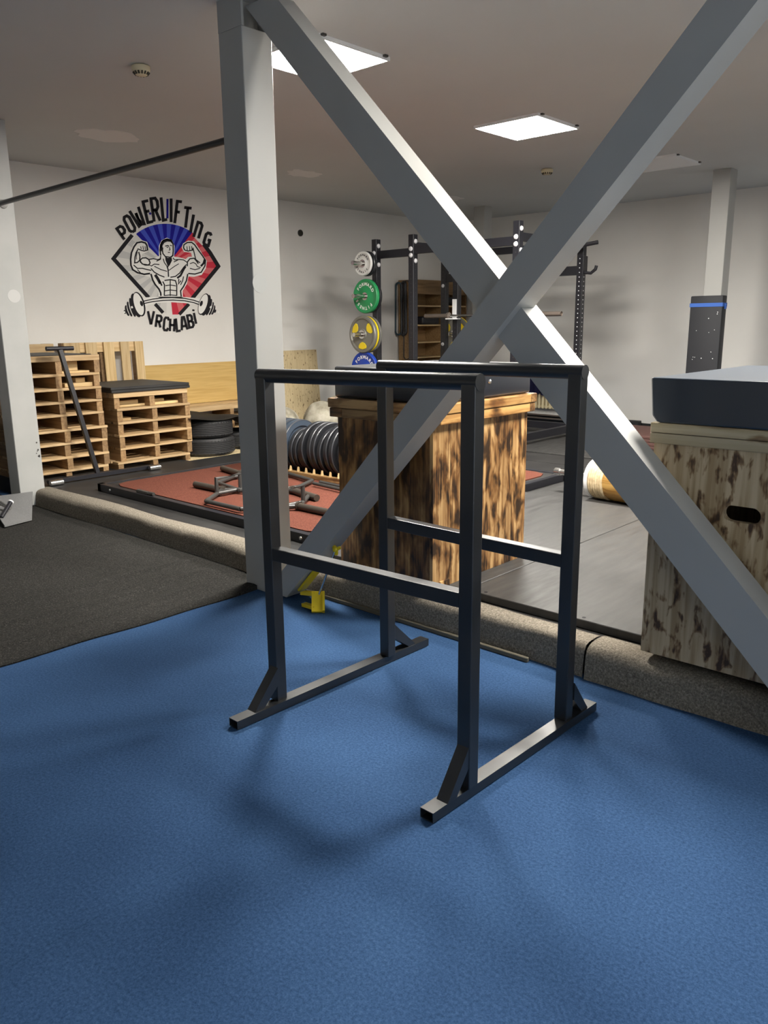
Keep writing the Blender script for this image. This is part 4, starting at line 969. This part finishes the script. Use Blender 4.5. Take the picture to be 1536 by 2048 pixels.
# ------------------------------------------------------------------ painted emblem on the left wall
XW = XL1
def zw(zx, zy):
    """traced emblem coordinates -> (y, z) on the wall plane"""
    u, v = 200+zx*260/1536, 370+zy*320/1890
    d = rt*((u-768)/F_PX)-up*((v-1024)/F_PX)+fw; p = CAM+d*((XW-CAM.x)/d.x)
    return (p.y, p.z)
mural = thing('wall_emblem', 'round painted gym emblem on the white wall above the pallets', 'emblem', (XW, 3.44, 1.4))
def flat(pts, layer, m, name):
    b = BM(); x = 0.0006*layer
    P = [zw(*p) for p in pts]
    vs = [b.verts.new((x, p[0]-3.44, p[1]-1.4)) for p in P]
    es = [b.edges.new((vs[k], vs[(k+1) % len(vs)])) for k in range(len(vs))]
    bmesh.ops.triangle_fill(b, edges=es, use_beauty=True)
    me = link_mesh(name, b, m, mural)
    return me
def add_ribbon(b, pts, wd, layer, closed=False):
    """painted stroke of width wd (trace units); wd may be a list per point; mitred joins"""
    pts = [Vector(p) for p in pts]; n = len(pts); x = 0.0006*layer; L = []; Rr = []
    for i, p in enumerate(pts):
        a = pts[i-1] if (i > 0 or closed) else None; c = pts[(i+1) % n] if (i < n-1 or closed) else None
        d1 = (p-a).normalized() if a is not None else None; d2 = (c-p).normalized() if c is not None else None
        if d1 is None: d1 = d2
        if d2 is None: d2 = d1
        n1 = Vector((-d1.y, d1.x)); n2 = Vector((-d2.y, d2.x)); mm = n1+n2
        if mm.length < 0.3: mm = n1
        mm.normalize(); sc = min(1.8, 1/max(0.4, mm.dot(n1))); w_ = (wd[i] if isinstance(wd, (list, tuple)) else wd)/2*sc
        for lst, q in ((L, p+mm*w_), (Rr, p-mm*w_)):
            y, z = zw(q.x, q.y); lst.append(b.verts.new((x, y-3.44, z-1.4)))
    for i in range(n if closed else n-1):
        j = (i+1) % n
        b.faces.new((L[i], L[j], Rr[j], Rr[i]))
def strokes(lst, layer, m, name):
    b = BM()
    for it in lst: add_ribbon(b, it[1], it[0], layer, len(it) > 2 and it[2])
    return link_mesh(name, b, m, mural)
# sun-ray sectors inside the diamond
C0 = Vector((795, 950))
def wedge(poly, a0, a1):
    """part of a star-shaped boundary polyline between two angles, as seen from C0"""
    def hit(a):
        d = Vector((math.cos(a), math.sin(a))); best = None
        for p, q in zip(poly, poly[1:]):
            p, q = Vector(p)-C0, Vector(q)-C0; e_ = q-p; den = d.x*e_.y-d.y*e_.x
            if abs(den) < 1e-6: continue
            t_ = (p.x*e_.y-p.y*e_.x)/den; s_ = (p.x*d.y-p.y*d.x)/den
            if t_ > 0 and -0.001 <= s_ <= 1.001 and (best is None or t_ < best): best = t_
        return None if best is None else C0+d*best
    pts = [hit(a0)]
    for p in poly:
        v = Vector(p)-C0; a = math.atan2(v.y, v.x)
        for aa in (a, a+2*PI, a-2*PI):
            if a0+0.004 < aa < a1-0.004: pts.append((aa, Vector(p)))
    mids = sorted([p for p in pts[1:]], key=lambda q: q[0]); e1 = hit(a1)
    if pts[0] is None or e1 is None: return None
    return [tuple(C0)]+[tuple(pts[0])]+[tuple(q[1]) for q in mids]+[tuple(e1)]
arc = [(768+548*math.cos(math.radians(a)), 1005+548*math.sin(math.radians(a))) for a in range(232, 309, 4)]
left_edge = [(800, 1530), (760, 1510), (178, 872), (430, 585)]; right_edge = [(1095, 600), (1280, 790), (1385, 958), (930, 1530), (790, 1530)]
bound = left_edge+arc+right_edge
def sector(a_from, a_to, n, mats_, widths=None):
    for k in range(n):
        q = wedge(bound, math.radians(a_from+(a_to-a_from)*k/n), math.radians(a_from+(a_to-a_from)*(k+1)/n))
        if q: flat(q, 1, mats_[k % 2], 'ray')
sector(91, 225, 15, (M['p_grey2'], M['p_grey1']))
sector(225, 307, 13, (M['p_blue1'], M['p_blue2']))
sector(-53, 84, 17, (M['p_red1'], M['p_red2']))
# diamond outline
for st in ((46, [(380, 590), (300, 690), (158, 870), (575, 1330)]), (46, [(1225, 700), (1300, 800), (1398, 960), (1085, 1345)]), (40, [(650, 1405), (745, 1510)]), (40, [(1050, 1405), (935, 1530)])):
    strokes([st], 2, M['ink'], 'diamond_outline')
# white band the barbell sits on, and the figure's white body
flat([(500, 1330), (700, 1320), (960, 1320), (1190, 1340), (1200, 1420), (1000, 1395), (840, 1385), (650, 1395), (480, 1450)], 3, M['p_white'], 'white_band')
flat([(350,900),(360,790),(395,700),(440,662),(500,655),(555,672),(575,730),(560,790),(500,812),(485,850),(520,842),(580,870),(640,865),(695,840),(695,720),(725,655),(790,622),(850,650),(880,720),(875,845),(940,855),(1010,875),(1040,850),(1085,845),(1075,800),(990,790),(965,740),(980,690),(1040,657),(1110,665),(1150,720),(1205,810),(1262,895),(1250,985),(1200,1062),(1110,1085),(1045,1080),(1025,1170),(975,1250),(978,1330),(690,1330),(690,1260),(640,1175),(588,1085),(480,1065),(385,1015),(352,960)], 3, M['p_white'], 'figure_body')
fig = [
 (20, [(560,775),(553,715),(535,685),(490,672),(435,682),(400,730),(370,800),(360,880),(364,950),(385,1000),(440,1035),(520,1055),(590,1045)]),
 (13, [(556,772),(520,780),(485,772),(460,760),(440,755)]), (9, [(480,725),(485,760)]), (9, [(505,720),(512,768)]), (9, [(530,722),(535,770)]),
 (15, [(445,765),(425,800),(412,850),(408,920),(440,915),(468,890),(470,840),(455,790)]), (9, [(440,790),(428,840),(430,880)]),
 (15, [(478,920),(475,885),(500,862),(540,860),(575,880),(590,920),(575,945),(530,945),(495,930),(478,905)]), (10, [(520,935),(600,950)]),
 (13, [(395,945),(440,985),(500,985),(560,1000),(605,1010)]), (10, [(440,1000),(480,1040)]),
 (13, [(575,880),(630,870),(680,882),(720,870)]), (11, [(600,960),(640,935),(700,940)]),
 (13, [(600,985),(640,1030),(700,1065),(760,1088)]), (10, [(640,960),(720,1000),(790,1020)]), (15, [(790,960),(803,1000),(808,1085)]),
 (13, [(830,1090),(890,1080),(940,1040),(985,975),(1020,940)]), (11, [(870,910),(930,880),(985,885),(1030,915)]), (9, [(810,1010),(880,960),(930,930)]),
 (15, [(1000,770),(985,740),(990,705),(1030,680),(1080,678),(1115,705),(1160,770),(1205,830),(1245,890),(1238,955),(1195,1030),(1120,1052),(1040,1045)]),
 (13, [(1000,770),(1040,780),(1090,770),(1100,740)]), (9, [(1025,725),(1030,770)]), (9, [(1055,722),(1060,770)]), (9, [(1082,722),(1085,765)]),
 (12, [(1100,755),(1115,820),(1130,880),(1180,920)]), (24, [(1235,880),(1222,925),(1190,960)]),
 (14, [(1030,960),(1030,910),(1060,872),(1110,865),(1140,900),(1160,930)]), (10, [(1060,930),(1100,915),(1130,930),(1150,965),(1190,975)]), (11, [(1060,985),(1120,1000),(1180,985)]),
 (20, [(600,1050),(620,1120),(650,1175),(695,1230),(715,1275),(718,1310)]), (34, [(650,1060),(680,1105),(712,1165)]), (18, [(700,1130),(730,1190)]), (14, [(740,1140),(760,1180),(758,1310)]),
 (16, [(1035,1050),(1020,1130),(985,1200),(950,1250),(958,1318)]), (14, [(930,1110),(925,1170),(955,1130)]), (11, [(985,1080),(975,1130),(950,1180)]),
 (24, [(910,1100),(950,1070),(985,1000),(1010,960)]),
 (14, [(760,1128),(830,1118),(890,1130),(905,1180),(905,1310)]), (12, [(828,1122),(828,1312)]), (11, [(770,1190),(828,1182),(895,1192)]), (11, [(765,1250),(828,1240),(900,1248)]), (11, [(762,1306),(828,1298),(900,1305)]),
 (16, [(716,835),(708,770),(716,705),(745,655),(790,640),(840,652),(862,700),(864,780),(858,835),(832,852)]),
 (14, [(735,770),(742,810),(770,845),(832,855)]), (12, [(722,730),(740,745),(735,790)]), (12, [(768,722),(800,715),(815,728)]), (10, [(825,712),(848,718)]), (10, [(785,735),(805,738)]), (10, [(818,735),(826,765),(812,772)]), (9, [(800,797),(826,795)]),
 (12, [(715,840),(708,880),(665,900)]), (11, [(745,870),(758,915),(790,960)]), (11, [(860,860),(880,885),(920,880)]), (10, [(840,900),(815,950)]),
]
strokes(fig, 5, M['ink'], 'figure_outline')
flat([(714,770),(706,722),(722,670),(760,640),(800,634),(845,652),(856,700),(830,672),(795,668),(760,682),(738,715),(735,760),(722,790)], 5, M['ink'], 'figure_hair')
flat([(768,848),(800,862),(845,855),(850,890),(828,930),(802,975),(788,930),(772,890)], 5, M['ink'], 'neck_shadow')
# painted barbell
def ell(cx, cy, rx, ry, rot, n=28):
    c_, s_ = math.cos(rot), math.sin(rot)
    return [(cx+rx*math.cos(t)*c_-ry*math.sin(t)*s_, cy+rx*math.cos(t)*s_+ry*math.sin(t)*c_) for t in (2*PI*k/n for k in range(n))]
strokes([(12, [(490,1378),(620,1348),(740,1333),(860,1330),(1000,1340),(1100,1360),(1190,1390)]), (12, [(495,1405),(620,1378),(740,1364),(860,1360),(1000,1368),(1100,1388),(1180,1415)])], 6, M['ink'], 'painted_bar')
for sgn, cx0, rot in ((-1, 460, -0.28), (1, 1222, 0.30)):
    L = 4
    for (dx_, dy_, rx, ry, m) in ((168, 92, 12, 24, 'ink'), (140, 76, 22, 66, 'ink'), (118, 62, 22, 74, 'p_white'), (112, 58, 22, 92, 'ink'), (88, 44, 24, 100, 'p_white'), (78, 38, 26, 116, 'ink'), (50, 22, 28, 124, 'p_white'), (36, 14, 50, 146, 'ink'), (0, 0, 66, 150, 'ink')):
        if sgn > 0: rx *= 0.88; ry *= 0.88; dx_ *= 0.82; dy_ *= 0.9
        flat(ell(cx0+sgn*dx_, 1408+dy_, rx, ry, rot), L, M[m], 'painted_plate'); L += 0.25
    k_ = 1 if sgn < 0 else 0.88
    flat(ell(cx0-sgn*-6 if sgn < 0 else cx0-6, 1406, 52*k_, 136*k_, rot), L, M['p_white'], 'painted_plate')
    strokes([(24, [(cx0+sgn*75, 1440), (cx0+sgn*95, 1448)]), (20, [(cx0+sgn*165, 1498), (cx0+sgn*185, 1506)])], L+0.25, M['p_white'], 'painted_collar')
    flat(ell(cx0+sgn*-28, 1400, 17, 34, rot), L+0.5, M['ink'], 'painted_hub')
# lettering: strokes in a unit cell, u right, v up
ST = {
 'P': [[(0.1,0),(0.1,1),(0.7,1),(0.95,0.85),(0.95,0.58),(0.7,0.42),(0.1,0.42)]],
 'O': [[(0.3,0),(0.08,0.15),(0.08,0.85),(0.3,1),(0.7,1),(0.92,0.85),(0.92,0.15),(0.7,0),(0.3,0)]],
 'W': [[(0.02,1),(0.22,0.02),(0.38,0.05),(0.5,0.75),(0.62,0.05),(0.78,0.02),(0.98,1)]],
 'E': [[(0.95,1),(0.12,1),(0.12,0),(0.95,0)],[(0.12,0.52),(0.75,0.52)]],
 'R': [[(0.1,0),(0.1,1),(0.7,1),(0.92,0.86),(0.92,0.62),(0.7,0.5),(0.1,0.5)],[(0.5,0.5),(0.95,0)]],
 'L': [[(0.15,1),(0.15,0),(0.98,0.02)]], 'I': [[(0.5,0),(0.5,1)]],
 'F': [[(0.12,0),(0.12,1),(0.95,1)],[(0.12,0.52),(0.8,0.52)]],
 'T': [[(0.0,1),(1.0,1)],[(0.5,1),(0.5,0)]],
 'N': [[(0.1,0),(0.1,1),(0.6,1),(0.9,0.85),(0.9,0)]],
 'G': [[(0.92,0.85),(0.7,1),(0.3,1),(0.08,0.85),(0.08,0.15),(0.3,0),(0.92,0),(0.92,0.45),(0.55,0.45)]],
 'V': [[(0.0,1),(0.45,0),(0.55,0),(1.0,1)]],
 'C': [[(0.95,0.8),(0.75,1),(0.3,1),(0.1,0.85),(0.1,0.15),(0.3,0),(0.75,0),(0.95,0.2)]],
 'H': [[(0.1,0),(0.1,1)],[(0.9,0),(0.9,1)],[(0.1,0.5),(0.9,0.5)]],
 'A': [[(0.05,0),(0.35,1),(0.65,1),(0.95,0)],[(0.2,0.3),(0.8,0.3)]],
 'B': [[(0.1,0.5),(0.1,1),(0.65,1),(0.88,0.88),(0.88,0.62),(0.65,0.5),(0.1,0.5)],[(0.1,0.5),(0.1,0),(0.7,0),(0.95,0.14),(0.95,0.38),(0.65,0.5)]],
 'J': [[(0.5,0),(0.5,1)],[(0.4,1.16),(0.68,1.3)]],
}
def letters(lst, wd):
    for ch, (bx, by), (tx, ty), w_ in lst:
        bt = Vector((bx, by)); upv = Vector((tx, ty))-bt; rgt = Vector((-upv.y, upv.x)).normalized()*w_
        b = BM()
        for st in ST[ch]: add_ribbon(b, [bt+rgt*(u-0.5)+upv*v for u, v in st], wd, 8)
        link_mesh('letter', b, M['ink'], mural)
letters([('P',(312,628),(222,498),78),('O',(392,548),(300,372),84),('W',(492,478),(398,282),120),('E',(592,438),(534,192),76),('R',(672,428),(632,158),84),('L',(765,415),(738,145),56),('I',(838,438),(838,160),20),('F',(905,455),(936,196),66),('T',(1008,505),(1036,270),88),('I',(1066,560),(1104,350),20),('N',(1132,622),(1184,448),74),('G',(1248,708),(1288,570),74)], 34)
strokes([(26, [(580,345),(600,330)]), (24, [(795,165),(795,395)])], 8, M['p_blue1'], 'blue_accent')
letters([('V',(600,1635),(600,1490),71),('R',(682,1680),(700,1545),67),('C',(772,1715),(786,1568),62),('H',(848,1728),(855,1580),64),('L',(926,1725),(912,1575),51),('A',(998,1712),(978,1562),76),('B',(1080,1680),(1052,1538),62),('J',(1134,1640),(1106,1510),34)], 28)
